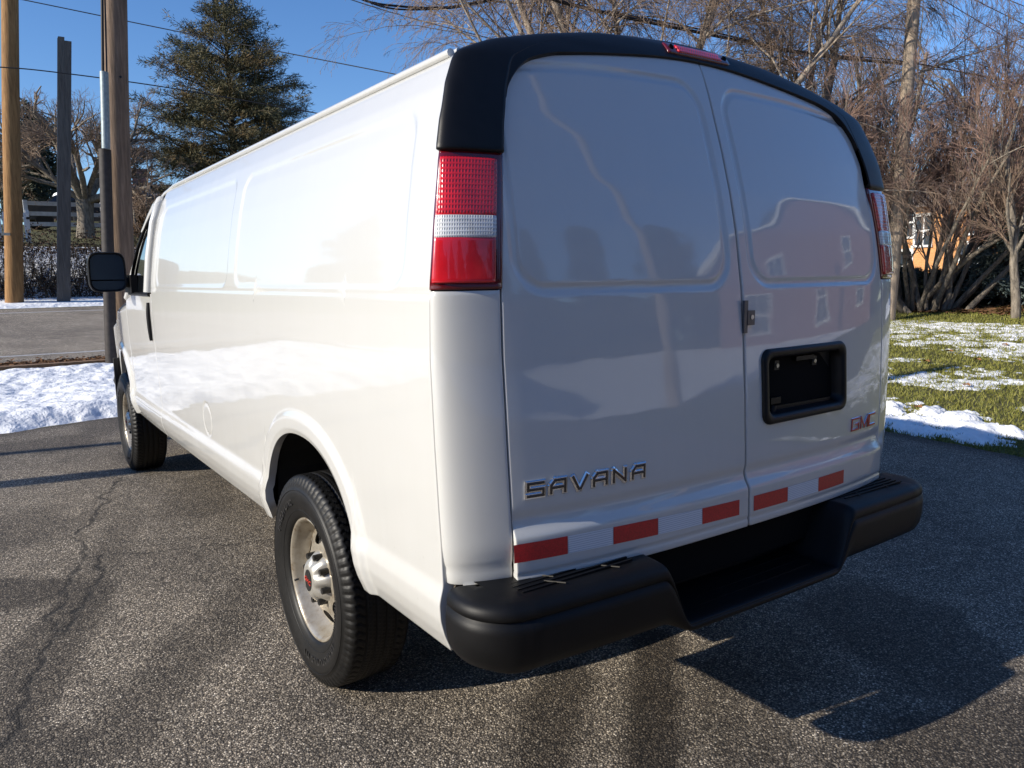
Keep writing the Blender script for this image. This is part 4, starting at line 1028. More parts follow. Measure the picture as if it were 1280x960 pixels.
# large many stemmed bare tree at the right
T = Tree(5); base = at(1138, 388, 18.5); gb = gd(base[0], base[1]); base = np.array([base[0], base[1], gb[2]-.05])
spec = [dict(n=9, wob=.07, grav=.012, wood=1, sides=9, kids=8, L0=3.2, ratio=.56, ang=.48, tip=.45, upb=.15, rr=.55, **{'from': .28}),
        dict(n=7, wob=.09, grav=.02, wood=1, sides=6, kids=8, L0=1.9, ratio=.55, ang=.50, tip=.4, upb=.18, rr=.55, **{'from': .15}),
        dict(n=5, wob=.17, grav=.01, wood=0, sides=3, kids=8, L0=1.0, ratio=.58, ang=.62, tip=.4, upb=.12, rr=.6, **{'from': .12}),
        dict(n=4, wob=.18, grav=.02, wood=0, sides=3, kids=3.8, L0=.6, ratio=.6, ang=.6, tip=.5, upb=.12, rr=.7, **{'from': .15}),
        dict(n=3, wob=.10, grav=.03, wood=0, sides=3, kids=0, L0=.3, ratio=.5, ang=.5, tip=.6, **{'from': .2})]
rt = AR.copy(); rt[2] = 0; rt /= np.linalg.norm(rt); fw = np.array([AF[0], AF[1], 0]); fw /= np.linalg.norm(fw)
for k in range(24):
    a = k/23*2-1; sp = a*.80+T.r.normal(0, .08); dp = T.r.normal(0, .42)
    d = rt*sp*1.0+fw*dp+np.array([0, 0, 1.0+.15*T.r.random()])
    if a > .3: d += rt*.15*T.r.random()
    off = rt*(a*.55+.25)+fw*T.r.normal(0, .3); T.grow(base+off-base, d, T.r.uniform(3.3, 4.8), T.r.uniform(.032, .075), 0, spec)
T.finish('bare_tree', 'big many stemmed bare tree fanning out over the lawn at right', base, M['bark_grey'], M['twig_red'])
# small leaning trunk at the right border
T = Tree(9); b0 = at(1270, 396, 17.0); b0[2] = float(H(b0[0], b0[1]))-.05
T.grow(np.zeros(3), at(1276, 300, 17)-at(1270, 396, 17), 3.2, .085, 0, spec); T.finish('bare_tree', 'slender young trunk at the right border above the snow strip', b0, M['bark_grey'], M['twig_brown'])
# birch behind the van roof: leaning trunks, drooping fine twigs
bs = [dict(n=10, wob=.05, grav=.0, wood=1, sides=8, kids=18, L0=8, ratio=.42, ang=.9, tip=.25, upb=.05, rr=.42, **{'from': .30}),
      dict(n=9, wob=.09, grav=-.035, wood=1, sides=5, kids=16, L0=3.3, ratio=.42, ang=.65, tip=.25, upb=-.05, rr=.45, **{'from': .12}),
      dict(n=7, wob=.10, grav=-.10, wood=0, sides=3, kids=11, L0=1.4, ratio=.46, ang=.65, tip=.4, upb=-.2, rr=.55, **{'from': .1}),
      dict(n=5, wob=.12, grav=-.14, wood=0, sides=3, kids=4, L0=.7, ratio=.42, ang=.55, tip=.5, upb=-.3, rr=.7, **{'from': .15}),
      dict(n=3, wob=.14, grav=-.1, wood=0, sides=3, kids=0, L0=.3, ratio=.5, ang=.5, tip=.6, **{'from': .2})]
T = Tree(21); bb = at(800, 300, 15.5); bb = gd(bb[0], bb[1])
for (tx, ty, D, L, r) in ((640, -60, 14.5, 9.0, .13), (705, -70, 15, 9.5, .15), (790, -90, 15.5, 9.5, .11), (868, -80, 15.2, 9.5, .13), (940, -60, 15, 9.0, .10), (560, -20, 13.5, 8.6, .08), (610, 20, 14, 7.6, .06)):
    tgt = at(tx, ty, D); T.grow(np.zeros(3), tgt-bb, L, r, 0, bs)
T.finish('birch_tree', 'bare birch with fine drooping twigs rising above the van roof', bb, M['bark_pale'], M['twig_brown'])
T = Tree(33); bb = at(1000, 350, 18.5); bb = gd(bb[0], bb[1])
for (tx, ty, D, L, r) in ((960, -40, 18, 9.0, .10), (1050, -40, 18.5, 9.0, .12), (1010, 0, 19, 8, .09)):
    T.grow(np.zeros(3), at(tx, ty, D)-bb, L, r, 0, bs)
T.finish('birch_tree', 'bare birch with tangled twigs between the van roof and the pale pole', bb, M['bark_pale'], M['twig_brown'])
# bare trees in the right background
def back_tree(seed, px, D, hgt, label, mat='twig_red', n=5, wm='bark_grey', lean=0):
    T = Tree(seed); b = at(px, 380, D); b = gd(b[0], b[1])
    sp2 = [dict(n=8, wob=.06, grav=.01, wood=1, sides=7, kids=9, L0=hgt*.62, ratio=.5, ang=.55, tip=.35, upb=.15, rr=.5, **{'from': .2}),
           dict(n=6, wob=.1, grav=.01, wood=1, sides=4, kids=8, L0=hgt*.3, ratio=.52, ang=.55, tip=.35, upb=.12, rr=.5, **{'from': .15}),
           dict(n=4, wob=.12, grav=.0, wood=0, sides=3, kids=6, L0=hgt*.15, ratio=.55, ang=.5, tip=.5, upb=.1, rr=.6, **{'from': .1}),
           dict(n=3, wob=.12, grav=.0, wood=0, sides=3, kids=4, L0=hgt*.08, ratio=.6, ang=.5, tip=.6, upb=.1, **{'from': .1}),
           dict(n=2, wob=.1, grav=.0, wood=0, sides=3, kids=0, L0=.4, ratio=.5, ang=.5, tip=.7, **{'from': .1})]
    for k in range(n):
        d = rt*T.r.normal(lean, .30)+fw*T.r.normal(0, .3)+np.array([0, 0, 1.0]); T.grow(np.zeros(3), d, hgt*T.r.uniform(.55, .75), hgt*.014, 0, sp2)
    return T.finish('bare_tree', label, b, M[wm], M[mat])
back_tree(42, 1070, 38, 13, 'bare tree with dense twigs just right of the van roof', 'twig_brown')
back_tree(43, 1320, 36, 12, 'bare tree leaning in from beyond the right border', 'twig_red', 6, lean=-.15)
# far left bare tree with a forked trunk
T = Tree(52); b = at(108, 301, 32); b = np.array([b[0], b[1], float(H(b[0], b[1]))-.1])
sp3 = [dict(n=6, wob=.10, grav=.0, wood=1, sides=8, kids=8, L0=3.2, ratio=.62, ang=.75, tip=.45, upb=.02, rr=.6, **{'from': .3}),
       dict(n=6, wob=.14, grav=.0, wood=1, sides=6, kids=8, L0=2.2, ratio=.56, ang=.75, tip=.35, upb=.05, rr=.55, **{'from': .2}),
       dict(n=5, wob=.16, grav=.01, wood=0, sides=3, kids=9, L0=1.3, ratio=.58, ang=.65, tip=.4, upb=.08, rr=.6, **{'from': .12}),
       dict(n=4, wob=.15, grav=.01, wood=0, sides=3, kids=6.5, L0=.8, ratio=.62, ang=.6, tip=.5, upb=.1, rr=.7, **{'from': .1}),
       dict(n=3, wob=.14, grav=.0, wood=0, sides=3, kids=0, L0=.4, ratio=.5, ang=.5, tip=.6, **{'from': .1})]
t0 = np.array([0, 0, 0]); t1 = at(106, 248, 32)-b
T.wood.tube([t0-[0, 0, .3], t0+[0, 0, .2], (t0+t1)/2, t1], [.40, .31, .26, .30], 14, cap=False)
for (px, py, L, r) in ((82, 205, 3.4, .19), (128, 212, 3.6, .20), (104, 190, 3.4, .12), (60, 220, 3.4, .11), (150, 212, 3.6, .14), (118, 185, 3.2, .11), (90, 190, 3.4, .11), (138, 190, 3.4, .11), (75, 225, 3.0, .09)):
    T.grow(t1-[0, 0, .12], at(px, py, 32+T.r.normal(0, 1))-b-t1, L, r, 0, sp3)
T.finish('bare_tree', 'gnarled bare tree with forked trunk beside the white rail fence', b, M['bark_grey'], M['twig_brown'])
back_tree(53, 20, 60, 8.5, 'distant bare tree behind the golden pole at far left', 'twig_brown', 5)

# conifers
M['needle'] = None
def needle_mat(name, c1, c2, c3):
    m, nt, b = newmat(name); v = mapping(nt, (1, 1, 1)); n = noise(nt, v, .9, 4); n2 = noise(nt, v, 9, 3)
    c = ramp(nt, mathn(nt, 'ADD', mathn(nt, 'MULTIPLY', n, .6), mathn(nt, 'MULTIPLY', n2, .4)), [(.36, c1), (.5, c2), (.64, c3)])
    nt.links.new(c, b.inputs['Base Color']); b.inputs['Roughness'].default_value = .75; return m
M['spruce'] = needle_mat('conifer_needles', (.045, .050, .022), (.10, .088, .035), (.19, .12, .05)); M['spruce_dark'] = needle_mat('dark_needles', (.020, .030, .018), (.040, .052, .030), (.08, .08, .04)); M['spruce_blue'] = needle_mat('blue_needles', (.07, .10, .095), (.14, .18, .165), (.22, .25, .21)); M['shrub_orange'] = needle_mat('rusty_foliage', (.09, .045, .015), (.20, .10, .03), (.28, .15, .05))
def sprays(mb, r, C, D, n_per, L, w):
    "needle sprays: n_per slim leaf faces round each twig point C along direction D"
    k = len(C)*n_per; Cc = np.repeat(C, n_per, 0)+r.normal(0, L*.25, (k, 3)); Dd = np.repeat(D, n_per, 0)+r.normal(0, .65, (k, 3)); Dd /= np.linalg.norm(Dd, axis=1)[:, None]
    S = np.cross(Dd, r.normal(0, 1, (k, 3))); S /= np.linalg.norm(S, axis=1)[:, None]+1e-9; l = L*r.uniform(.5, 1.2, (k, 1))
    V = np.stack([Cc, Cc+Dd*l*.5+S*w, Cc+Dd*l, Cc+Dd*l*.5-S*w], 1).reshape(-1, 3); mb.add(V, np.arange(4*k).reshape(k, 4), False)
def conifer(seed, base, hgt, rad, label, mat, nb=150, gap=.0, prof=None, npts=7, nper=9, L=.28, w=.018, droop=-.1, name='conifer_tree', low=.05, tw='bark_dark'):
    r = np.random.default_rng(seed); wd = MB(); fo = MB(); wd.tube([[0, 0, -.2], [.03, 0, hgt*.5], [0, 0, hgt]], [hgt*.018+.02, hgt*.011, .012], 8, cap=False)
    for k in range(nb):
        t = low+(1-low)*((k+r.random())/nb)**.9; z = t*hgt; a = r.uniform(0, 6.283) if k % 2 else k*2.399
        R = rad*(prof(t) if prof else (1-t)**.8)*r.uniform(.62, 1.12)+.05
        up = r.normal(.18+.5*t, .15); d = np.array([math.cos(a), math.sin(a), up]); P = []; 
        m_ = 6; 
        for i in range(m_): f = i/(m_-1); P.append(np.array([math.cos(a)*R*f, math.sin(a)*R*f, z+R*f*up+droop*R*f*f*1.4]))
        P = np.array(P)+r.normal(0, .02*R, (m_, 3))*np.linspace(0, 1, m_)[:, None]; wd.tube(P, np.linspace(.012+.010*R, .004, m_), 4, cap=False)
        # side twigs
        ns = max(3, int(R*npts)); C = []; Dd = []
        for q in range(ns):
            f = r.uniform(.22, 1.0); i = f*(m_-1); i0 = min(int(i), m_-2); p = P[i0]*(1-(i-i0))+P[i0+1]*(i-i0); dd = P[i0+1]-P[i0]; dd /= np.linalg.norm(dd); s = np.array([-dd[1], dd[0], 0])*r.choice([-1, 1])
            tl = R*.34*(1.15-f)*r.uniform(.6, 1.3)+.08; td = dd*.7+s*.8+np.array([0, 0, r.normal(-.05, .2)]); td /= np.linalg.norm(td)
            for g in np.linspace(.1, 1, max(2, int(tl/.16)+1)): C.append(p+td*tl*g); Dd.append(td)
        sprays(fo, r, np.array(C), np.array(Dd), nper, L, w)
    o = thing(name, label, 'tree', base); wd.build('trunk', M[tw], o); fo.build('crown', mat, o); return o
b = at(300, 330, 36); b = gd(b[0], b[1])
def sp_prof(t): return np.interp(t, [0, .2, .35, .5, .65, .8, .92, 1], [.8, 1.0, .96, .84, .62, .38, .2, .06])
conifer(61, b, at(300, -14, 36)[2]-b[2], 4.1, 'tall ragged brownish green conifer rising behind the van roof', M['spruce'], nb=260, prof=sp_prof, npts=9, nper=6, L=.24, w=.013, droop=-.12)
for k, (px, D, hg, rd, lb) in enumerate(((42, 44, 5.6, 1.5, 'dark evergreen just right of the golden pole'), (64, 46, 5.2, 1.6, 'dark evergreen beside the square grey post'))):
    b = at(px, 300, D); b = gd(b[0], b[1]); conifer(62+k, b, hg, rd, lb, M['spruce_dark'], nb=110, npts=9, nper=6, L=.26, w=.03, prof=lambda t: (1-t)**.45)
b = at(172, 302, 33); b = gd(b[0], b[1]); conifer(66, b, 1.55, .55, 'small rusty orange shrub in front of the white house', M['shrub_orange'], nb=70, npts=14, nper=8, L=.14, w=.02, name='evergreen_shrub', prof=lambda t: (1-t)**.5)
b = at(192, 302, 36); b = gd(b[0], b[1]); conifer(67, b, 1.3, .6, 'low dark green shrub by the white house, nearest the van', M['spruce_dark'], nb=60, npts=14, nper=8, L=.14, w=.02, name='evergreen_shrub', prof=lambda t: (1-t)**.4)
b = at(1252, 380, 19.3); b = gd(b[0], b[1]); conifer(68, b, 1.9, .85, 'pale blue spruce beside the orange brick house', M['spruce_blue'], nb=120, npts=13, nper=8, L=.15, w=.016, prof=lambda t: (1-t)**.5)
for k, (px, py, D, hg, rd, lb) in enumerate(((1185, 392, 19.8, 1.15, .95, 'dark spreading yew shrub behind the many stemmed tree'), (1160, 392, 20.5, .95, .8, 'low dark yew shrub at the foot of the many stemmed tree'), (1212, 390, 20.6, .9, .8, 'dark yew shrub between the tree and the blue spruce'),
    (1245, 382, 20.6, .8, .8, 'dark yew shrub in front of the blue spruce'), (1290, 384, 20.6, 1.0, .9, 'dark yew shrub at the right border'), (1118, 388, 22, 1.2, .9, 'dark yew shrub beside the van tail lamp'))):
    b = at(px, py, D); b = gd(b[0], b[1]); conifer(70+k, b, hg*.42, rd*.75, lb, M['spruce_dark'], nb=110, npts=16, nper=8, L=.13, w=.016, name='yew_shrub', prof=lambda t: np.sqrt(np.clip(1-t*t*.9, 0, 1)), low=.12, droop=-.05)

# hedge beyond the road: individual twiggy plants grown together read as one clipped run
def hedge():
    r = np.random.default_rng(80); wd = MB(); lf = MB(); x = np.arange(-3.2, 5.0, .085)
    for x0 in x:
        for q in range(3):
            y0 = 24.0+r.normal(0, .22); z0 = float(H(x0, y0)); p = np.array([x0+r.normal(0, .05), y0, z0]); d = np.array([r.normal(0, .25), r.normal(0, .2), 1.0]); P = [p]; L = r.uniform(1.25, 1.62)/8
            for i in range(8): d = d/np.linalg.norm(d)+r.normal(0, .20, 3); d[2] = abs(d[2])*.9+.25; P.append(P[-1]+d/np.linalg.norm(d)*L)
            P = np.array(P); wd.tube(P, np.linspace(.017, .005, 9), 3, cap=False)
            for i in range(2, 9):
                for _ in range(2):
                    e = P[i]+np.array([r.normal(0, .14), r.normal(0, .1), r.uniform(.02, .22)]); wd.tube([P[i], (P[i]+e)/2+r.normal(0, .02, 3), e], [.007, .005, .0035], 3, cap=False)
    n = 9000; C = np.stack([r.uniform(-3.2, 5, n), 24+r.normal(0, .28, n), np.zeros(n)], 1); hh = np.where(r.random(n) < .55, r.normal(1.42, .10, n), np.abs(r.normal(0.05, .28, n))); C[:, 2] = H(C[:, 0], C[:, 1])+hh
    sprays(lf, r, C, r.normal(0, 1, (n, 3)), 2, .07, .02)
    o = thing('hedge', 'long bare twiggy hedge with brown leaves running beyond the road', 'hedge', (0, 24.0, 1.0)); 
    for mbx, nm, mt in ((wd, 'branches', M['bark_dark']), (lf, 'leaves', pmat('hedge_leaf', (.075, .042, .022), .85, noise=.4, nscale=5))):
        c = mbx.build(nm, mt, o); c.location = (0, -24.0, -1.0)
hedge()
# picket and rail fences
M['white_wood'] = pmat('white_board', (.62, .62, .62), .6, noise=.15, nscale=6)
def picket():
    a = at(-14, 305, 29.5); b_ = at(40, 305, 29.5); o = thing('picket_fence', 'white picket fence section at far left above the hedge', 'fence', gd(a[0], a[1])); L = np.hypot(*(b_-a)[:2]); n = int(L/.115); u = (b_-a)[:2]/L
    A0 = gd(a[0], a[1])
    for i in range(n):
        p = a[:2]+u*i*.115; z = float(H(*p)); q = np.array([p[0], p[1], z])-A0; m_ = MB(); h = .98
        m_.add([q+[-.035, -.01, .04], q+[.035, -.01, .04], q+[.035, -.01, h-.05], q+[0, -.01, h], q+[-.035, -.01, h-.05]], [[0, 1, 2, 3, 4]], False)
        m_.add([q+[-.035, .01, .04], q+[.035, .01, .04], q+[.035, .01, h-.05], q+[0, .01, h], q+[-.035, .01, h-.05]], [[4, 3, 2, 1, 0]], False)
        m_.add([q+[-.035, -.01, .04], q+[-.035, .01, .04], q+[-.035, .01, h-.05], q+[-.035, -.01, h-.05]], [[0, 1, 2, 3]], False)
        m_.build('picket', M['white_wood'], o)
    for zz in (.25, .75): MB().box((0, .012, zz), (L, .045, zz+.07)).build('rail', M['white_wood'], o)
    for xx in (0, L-.05): MB().box((xx-.05, .012, 0), (xx+.05, .10, 1.05)).build('post', M['white_wood'], o)
picket()
def railfence():
    a = at(36, 300, 34); b_ = at(215, 300, 36); A0 = gd(a[0], a[1]); o = thing('rail_fence', 'white three rail fence running behind the gnarled bare tree', 'fence', A0); L = np.hypot(*(b_-a)[:2]); u = (b_-a)[:2]/L; k = int(L/2.2)
    for i in range(k+1):
        p = a[:2]+u*i*L/k; q = gd(*p)-A0; MB().box(q+[-.07, -.07, -.1], q+[.07, .07, 1.22]).build('post', M['white_wood'], o)
        if i < k:
            p2 = a[:2]+u*(i+1)*L/k; q2 = gd(*p2)-A0
            for z in (.28, .66, 1.04):
                V = [q+[0, -.025, z], q2+[0, -.025, z], q2+[0, -.025, z+.15], q+[0, -.025, z+.15], q+[0, .025, z], q2+[0, .025, z], q2+[0, .025, z+.15], q+[0, .025, z+.15]]
                MB().add(V, [[0, 1, 2, 3], [7, 6, 5, 4], [3, 2, 6, 7], [0, 4, 5, 1]], False).build('rail', M['white_wood'], o)
railfence()
# snow covered parked car behind the fence
def car(px, D, label, col):
    b = at(px, 292, D); b = gd(b[0], b[1]); o = thing('parked_car', label, 'car', b)
    prof = [(-2.1, .35), (-2.15, .75), (-1.9, .92), (-1.25, .98), (-.75, 1.42), (.75, 1.46), (1.45, 1.02), (2.05, .92), (2.15, .6), (2.1, .35)]
    V = [(x, -.85 if z < 1.0 else -.70, z) for x, z in prof]+[(x, .85 if z < 1.0 else .70, z) for x, z in prof]; n = len(prof); m_ = MB()
    m_.add(V, [[i, (i+1) % n, n+(i+1) % n, n+i] for i in range(n)], False); m_.add(V, [list(range(n)), list(range(2*n-1, n-1, -1))], False); m_.build('body', col, o)
    for s in (-1, 1): MB().add([(-.95, s*.80, 1.02), (1.15, s*.80, 1.04), (.70, s*.735, 1.38), (-.68, s*.735, 1.36)], [[0, 1, 2, 3] if s < 0 else [3, 2, 1, 0]], False).build('window', M['glass_black'], o)
    for x in (-1.35, 1.35):
        for s in (-1, 1): MB().tube([[x, s*.68, .32], [x, s*.88, .32]], .32, 18).build('wheel', M['tyre'], o)
    P = [(-.72, -.66, 1.44), (.72, -.66, 1.48), (.72, .66, 1.48), (-.72, .66, 1.44), (-.66, -.6, 1.56), (.66, -.6, 1.60), (.66, .6, 1.60), (-.66, .6, 1.56)]
    MB().add(P, [[0, 1, 5, 4], [1, 2, 6, 5], [2, 3, 7, 6], [3, 0, 4, 7], [4, 5, 6, 7]], False).build('snow_cap', M['snow'], o)
    P = [(1.45, -.75, 1.04), (2.05, -.75, .94), (2.05, .75, .94), (1.45, .75, 1.04), (1.5, -.7, 1.12), (2.0, -.7, 1.02), (2.0, .7, 1.02), (1.5, .7, 1.12)]
    MB().add(P, [[0, 1, 5, 4], [1, 2, 6, 5], [2, 3, 7, 6], [3, 0, 4, 7], [4, 5, 6, 7]], False).build('snow_cap', M['snow'], o); return o
c = car(98, 38, 'dark car capped with snow parked behind the gnarled tree', pmat('car_dark', (.02, .022, .025), .3, coat=1)); c.rotation_euler = (0, 0, .1)

# ================================================================== houses
def brick(name, c1, c2, mort, sc=1.0):
    m, nt, b = newmat(name); tc = nt.nodes.new('ShaderNodeTexCoord'); sx = nt.nodes.new('ShaderNodeSeparateXYZ'); nt.links.new(tc.outputs['Object'], sx.inputs[0])
    cb = nt.nodes.new('ShaderNodeCombineXYZ'); nt.links.new(mathn(nt, 'ADD', sx.outputs[0], sx.outputs[1]), cb.inputs[0]); nt.links.new(sx.outputs[2], cb.inputs[1])
    bt = nt.nodes.new('ShaderNodeTexBrick'); nt.links.new(cb.outputs[0], bt.inputs['Vector']); bt.inputs['Scale'].default_value = 4.5*sc
    bt.inputs['Color1'].default_value = (*c1, 1); bt.inputs['Color2'].default_value = (*c2, 1); bt.inputs['Mortar'].default_value = (*mort, 1); bt.inputs['Mortar Size'].default_value = .012
    n = noise(nt, tc.outputs['Object'], 3, 5); c = mixc(nt, mathn(nt, 'MULTIPLY', n, .4), bt.outputs['Color'], c2)
    nt.links.new(c, b.inputs['Base Color']); b.inputs['Roughness'].default_value = .85; nt.links.new(bumpn(nt, bt.outputs['Fac'], -.4, .006), b.inputs['Normal']); return m
M['brick_orange'] = brick('orange_brick', (.62, .30, .11), (.50, .22, .075), (.55, .40, .25)); M['brick_red'] = brick('red_brick', (.22, .10, .08), (.17, .075, .06), (.26, .22, .20))
M['shingle'] = pmat('roof_shingle', (.14, .12, .11), .9, noise=.35, nscale=3); M['trim_white'] = pmat('trim_white', (.72, .72, .70), .5); M['siding'] = pmat('white_siding', (.60, .64, .70), .6, noise=.1)
M['win_glass'] = pmat('house_glass', (.03, .04, .05), .05, spec=.9, coat=.5)
def house(name, label, origin, rot, W, D, hw, hr, wallm, wins, gable='x', roofm='shingle', chim=None, snow_edge=False, cat='house', over=.35):
    "W along local x, D along local y; front wall at y=0 faces -y. wins: (wall, u, z, w, h)"
    o = thing(name, label, cat, origin); o.rotation_euler = (0, 0, rot)
    holes = {}
    for wl, u, z, w, h in wins: holes.setdefault(wl, []).append((u, z, w, h))
    def P(wl, u, z, d=0):
        return {'front': (u, -d, z), 'back': (u, D+d, z), 'left': (-d, u, z), 'right': (W+d, u, z)}[wl]
    wm = MB()
    for wl, Lw in (('front', W), ('back', W), ('left', D), ('right', D)):
        us = sorted({0, Lw}|{u-w/2 for u, z, w, h in holes.get(wl, [])}|{u+w/2 for u, z, w, h in holes.get(wl, [])}); zs = sorted({-1.5, hw}|{z for u, z, w, h in holes.get(wl, [])}|{z+h for u, z, w, h in holes.get(wl, [])})
        for a, b_ in zip(us[:-1], us[1:]):
            for c, d in zip(zs[:-1], zs[1:]):
                mu, mz = (a+b_)/2, (c+d)/2
                if any(abs(mu-u) < w/2 and z < mz < z+h for u, z, w, h in holes.get(wl, [])): continue
                wm.add([P(wl, a, c), P(wl, b_, c), P(wl, b_, d), P(wl, a, d)], [[0, 1, 2, 3]], False)
    if hr > 0:
        if gable == 'x': wm.add([(0, 0, hw), (0, D, hw), (0, D/2, hw+hr)], [[0, 1, 2]], False); wm.add([(W, 0, hw), (W, D, hw), (W, D/2, hw+hr)], [[0, 1, 2]], False)
        else: wm.add([(0, 0, hw), (W, 0, hw), (W/2, 0, hw+hr)], [[0, 1, 2]], False); wm.add([(0, D, hw), (W, D, hw), (W/2, D, hw+hr)], [[0, 1, 2]], False)
    wm.build('wall', wallm, o)
    for wl, u, z, w, h in wins:
        f = MB(); t = .07; dd = .03
        def bar(a, b_, c, d, dep=dd, dep2=-.06):
            p0 = np.array(P(wl, a, c, dep)); p1 = np.array(P(wl, b_, d, dep2)); f.box(np.minimum(p0, p1), np.maximum(p0, p1))
        bar(u-w/2-t, u+w/2+t, z+h, z+h+t*1.4); bar(u-w/2-t*1.4, u+w/2+t*1.4, z-t, z, .08); bar(u-w/2-t, u-w/2, z, z+h); bar(u+w/2, u+w/2+t, z, z+h); bar(u-w/2, u+w/2, z+h/2-.03, z+h/2+.03, .01); bar(u-.02, u+.02, z, z+h/2-.03, .005); bar(u-.02, u+.02, z+h/2+.03, z+h, .005)
        fo = f.build('window', M['trim_white'], o)
        g = MB(); g.add([P(wl, u-w/2, z, -.05), P(wl, u+w/2, z, -.05), P(wl, u+w/2, z+h, -.05), P(wl, u-w/2, z+h, -.05)], [[0, 1, 2, 3]], False); g.build('pane', M['win_glass'], fo)
    r = MB(); e = over; th = .14
    if hr > 0:
        if gable == 'x':
            k = hr/(D/2)
            for sg in (0, 1):
                y0, y1 = (-e, D/2) if sg == 0 else (D+e, D/2); z0 = hw-k*e; V = [(-e, y0, z0), (W+e, y0, z0), (W+e, y1, hw+hr), (-e, y1, hw+hr)]; V = V+[(x, y, z+th) for x, y, z in V]
                r.add(V, [[0, 1, 2, 3], [7, 6, 5, 4], [0, 4, 5, 1], [1, 5, 6, 2], [3, 7, 4, 0]], False)
        else:
            k = hr/(W/2)
            for sg in (0, 1):
                x0, x1 = (-e, W/2) if sg == 0 else (W+e, W/2); z0 = hw-k*e; V = [(x0, -e, z0), (x0, D+e, z0), (x1, D+e, hw+hr), (x1, -e, hw+hr)]; V = V+[(x, y, z+th) for x, y, z in V]
                r.add(V, [[0, 1, 2, 3], [7, 6, 5, 4], [0, 4, 5, 1], [1, 5, 6, 2], [3, 7, 4, 0]], False)
                # white barge board on the front gable
                V = [(x0, -e-.04, z0-.12), (x1, -e-.04, hw+hr-.12), (x1, -e-.04, hw+hr+th), (x0, -e-.04, z0+th)]; V = V+[(x, y+.035, z) for x, y, z in V]
                MB().add(V, [[0, 1, 2, 3], [7, 6, 5, 4], [0, 4, 5, 1], [3, 2, 6, 7]], False).build('barge_board', M['trim_white'], o)
        roof = r.build('roof', M[roofm], o)
    else:
        roof = r.box((-e, -e, hw), (W+e, D+e, hw+.25)).build('roof', M['trim_white'], o)
    if chim: x, y, s, h = chim; MB().box((x-s/2, y-s/2, hw), (x+s/2, y+s/2, hw+h)).build('chimney', M['brick_red'], o)
    return o
# orange brick house, right: its wall seen through the stems
pl = at(1085, 380, 30.5); prr = at(1243, 380, 28); ang = math.atan2(prr[1]-pl[1], prr[0]-pl[0]); Wd = math.hypot(prr[0]-pl[0], prr[1]-pl[1])
hz = float(H(*pl[:2])); sc_ = lambda px: (px-1085)/158*Wd
top = at(1165, 252, 29)[2]-hz
ho = house('brick_house', 'orange brick house seen through the stems of the bare tree', (pl[0], pl[1], hz), ang, Wd, 8, top, 1.7, M['brick_orange'],
      [('front', sc_(px), at(px, pyb, 29)[2]-hz, .55, .95) for px, pyb in ((1132, 295), (1219, 292), (1155, 306), (1212, 343), (1132, 350))], 'x')
# white frame house, left
pl = at(150, 300, 46); prr = at(285, 300, 46); hz = float(H(*pl[:2])); 
house('white_house', 'pale frame house with grey roof partly hidden by the brown pole', (pl[0], pl[1], hz), math.atan2(prr[1]-pl[1], prr[0]-pl[0]), 6.4, 7, at(180, 248, 46)[2]-hz, 1.0, M['siding'],
      [('front', 1.25, at(170, 276, 46)[2]-hz, .6, .9), ('front', 3.1, .6, 1.2, 1.2), ('front', 5.0, .6, 1.2, 1.2)], 'x', chim=(1.1, 3.3, .8, 1.9))
tp = at(186, 296, 41); tp = gd(tp[0], tp[1]); mb = MB(); u_ = np.linspace(0, 1, 12); v_ = np.linspace(0, 1, 8); U_, V_ = np.meshgrid(u_, v_, indexing='ij')
mb.add(np.stack([tp[0]-.9+U_*2.2, tp[1]+V_*1.2, tp[2]+.75*np.sin(np.pi*np.clip(V_*.9+.05, 0, 1))*(.8+.2*np.sin(U_*9))], -1), gridF(12, 8)); tag(mb.build('tarpaulin', pmat('blue_tarp', (.03, .12, .48), .5, noise=.2)), 'bright blue tarpaulin lying beside the white house', 'tarp')
# street side behind the camera: what the glossy doors reflect, plus a sky-screening house
house('brick_house', 'red brick gabled house standing behind the camera across the snowy yard', (27.5, -9.0, .9), -2.214, 12.0, 10, 6.0, 4.0, M['brick_red'],
      [('front', 2.0, 1.0, .95, 1.6), ('front', 6.0, 1.0, .95, 1.6), ('front', 10, 1.0, .95, 1.6), ('front', 3.4, 4.2, .95, 1.5), ('front', 8.6, 4.2, .95, 1.5)], 'y')
house('brick_house', 'added low red brick house at the back of the yard behind the camera, blocking low sky', (9.0, -27.0, 0), math.pi-.42, 11.0, 9, 3.4, 2.6, M['brick_red'],
      [('front', 1.6, 1.0, .95, 1.4), ('front', 5.2, 1.0, .95, 1.4), ('front', 9.0, 1.0, .95, 1.4)], 'x')  # unseen house kept to block low sky and darken the rear doors
def yard_tree(seed, x, y, hgt, label, n=4):
    T = Tree(seed); b = gd(x, y)
    sp2 = [dict(n=8, wob=.06, grav=.01, wood=1, sides=7, kids=9, L0=hgt*.62, ratio=.5, ang=.6, tip=.35, upb=.12, rr=.5, **{'from': .2}),
           dict(n=6, wob=.1, grav=.01, wood=1, sides=4, kids=8, L0=hgt*.3, ratio=.52, ang=.55, tip=.35, upb=.1, rr=.5, **{'from': .15}),
           dict(n=4, wob=.12, grav=.0, wood=0, sides=3, kids=6, L0=hgt*.15, ratio=.6, ang=.5, tip=.5, upb=.1, rr=.6, **{'from': .1}),
           dict(n=3, wob=.12, grav=.0, wood=0, sides=3, kids=0, L0=.4, ratio=.5, ang=.5, tip=.7, **{'from': .1})]
    for k in range(n): T.grow(np.zeros(3), np.array([T.r.normal(0, .3), T.r.normal(0, .3), 1.0]), hgt*.65, hgt*.022, 0, sp2)
    return T.finish('bare_tree', label, b, M['bark_dark'], M['twig_brown'])
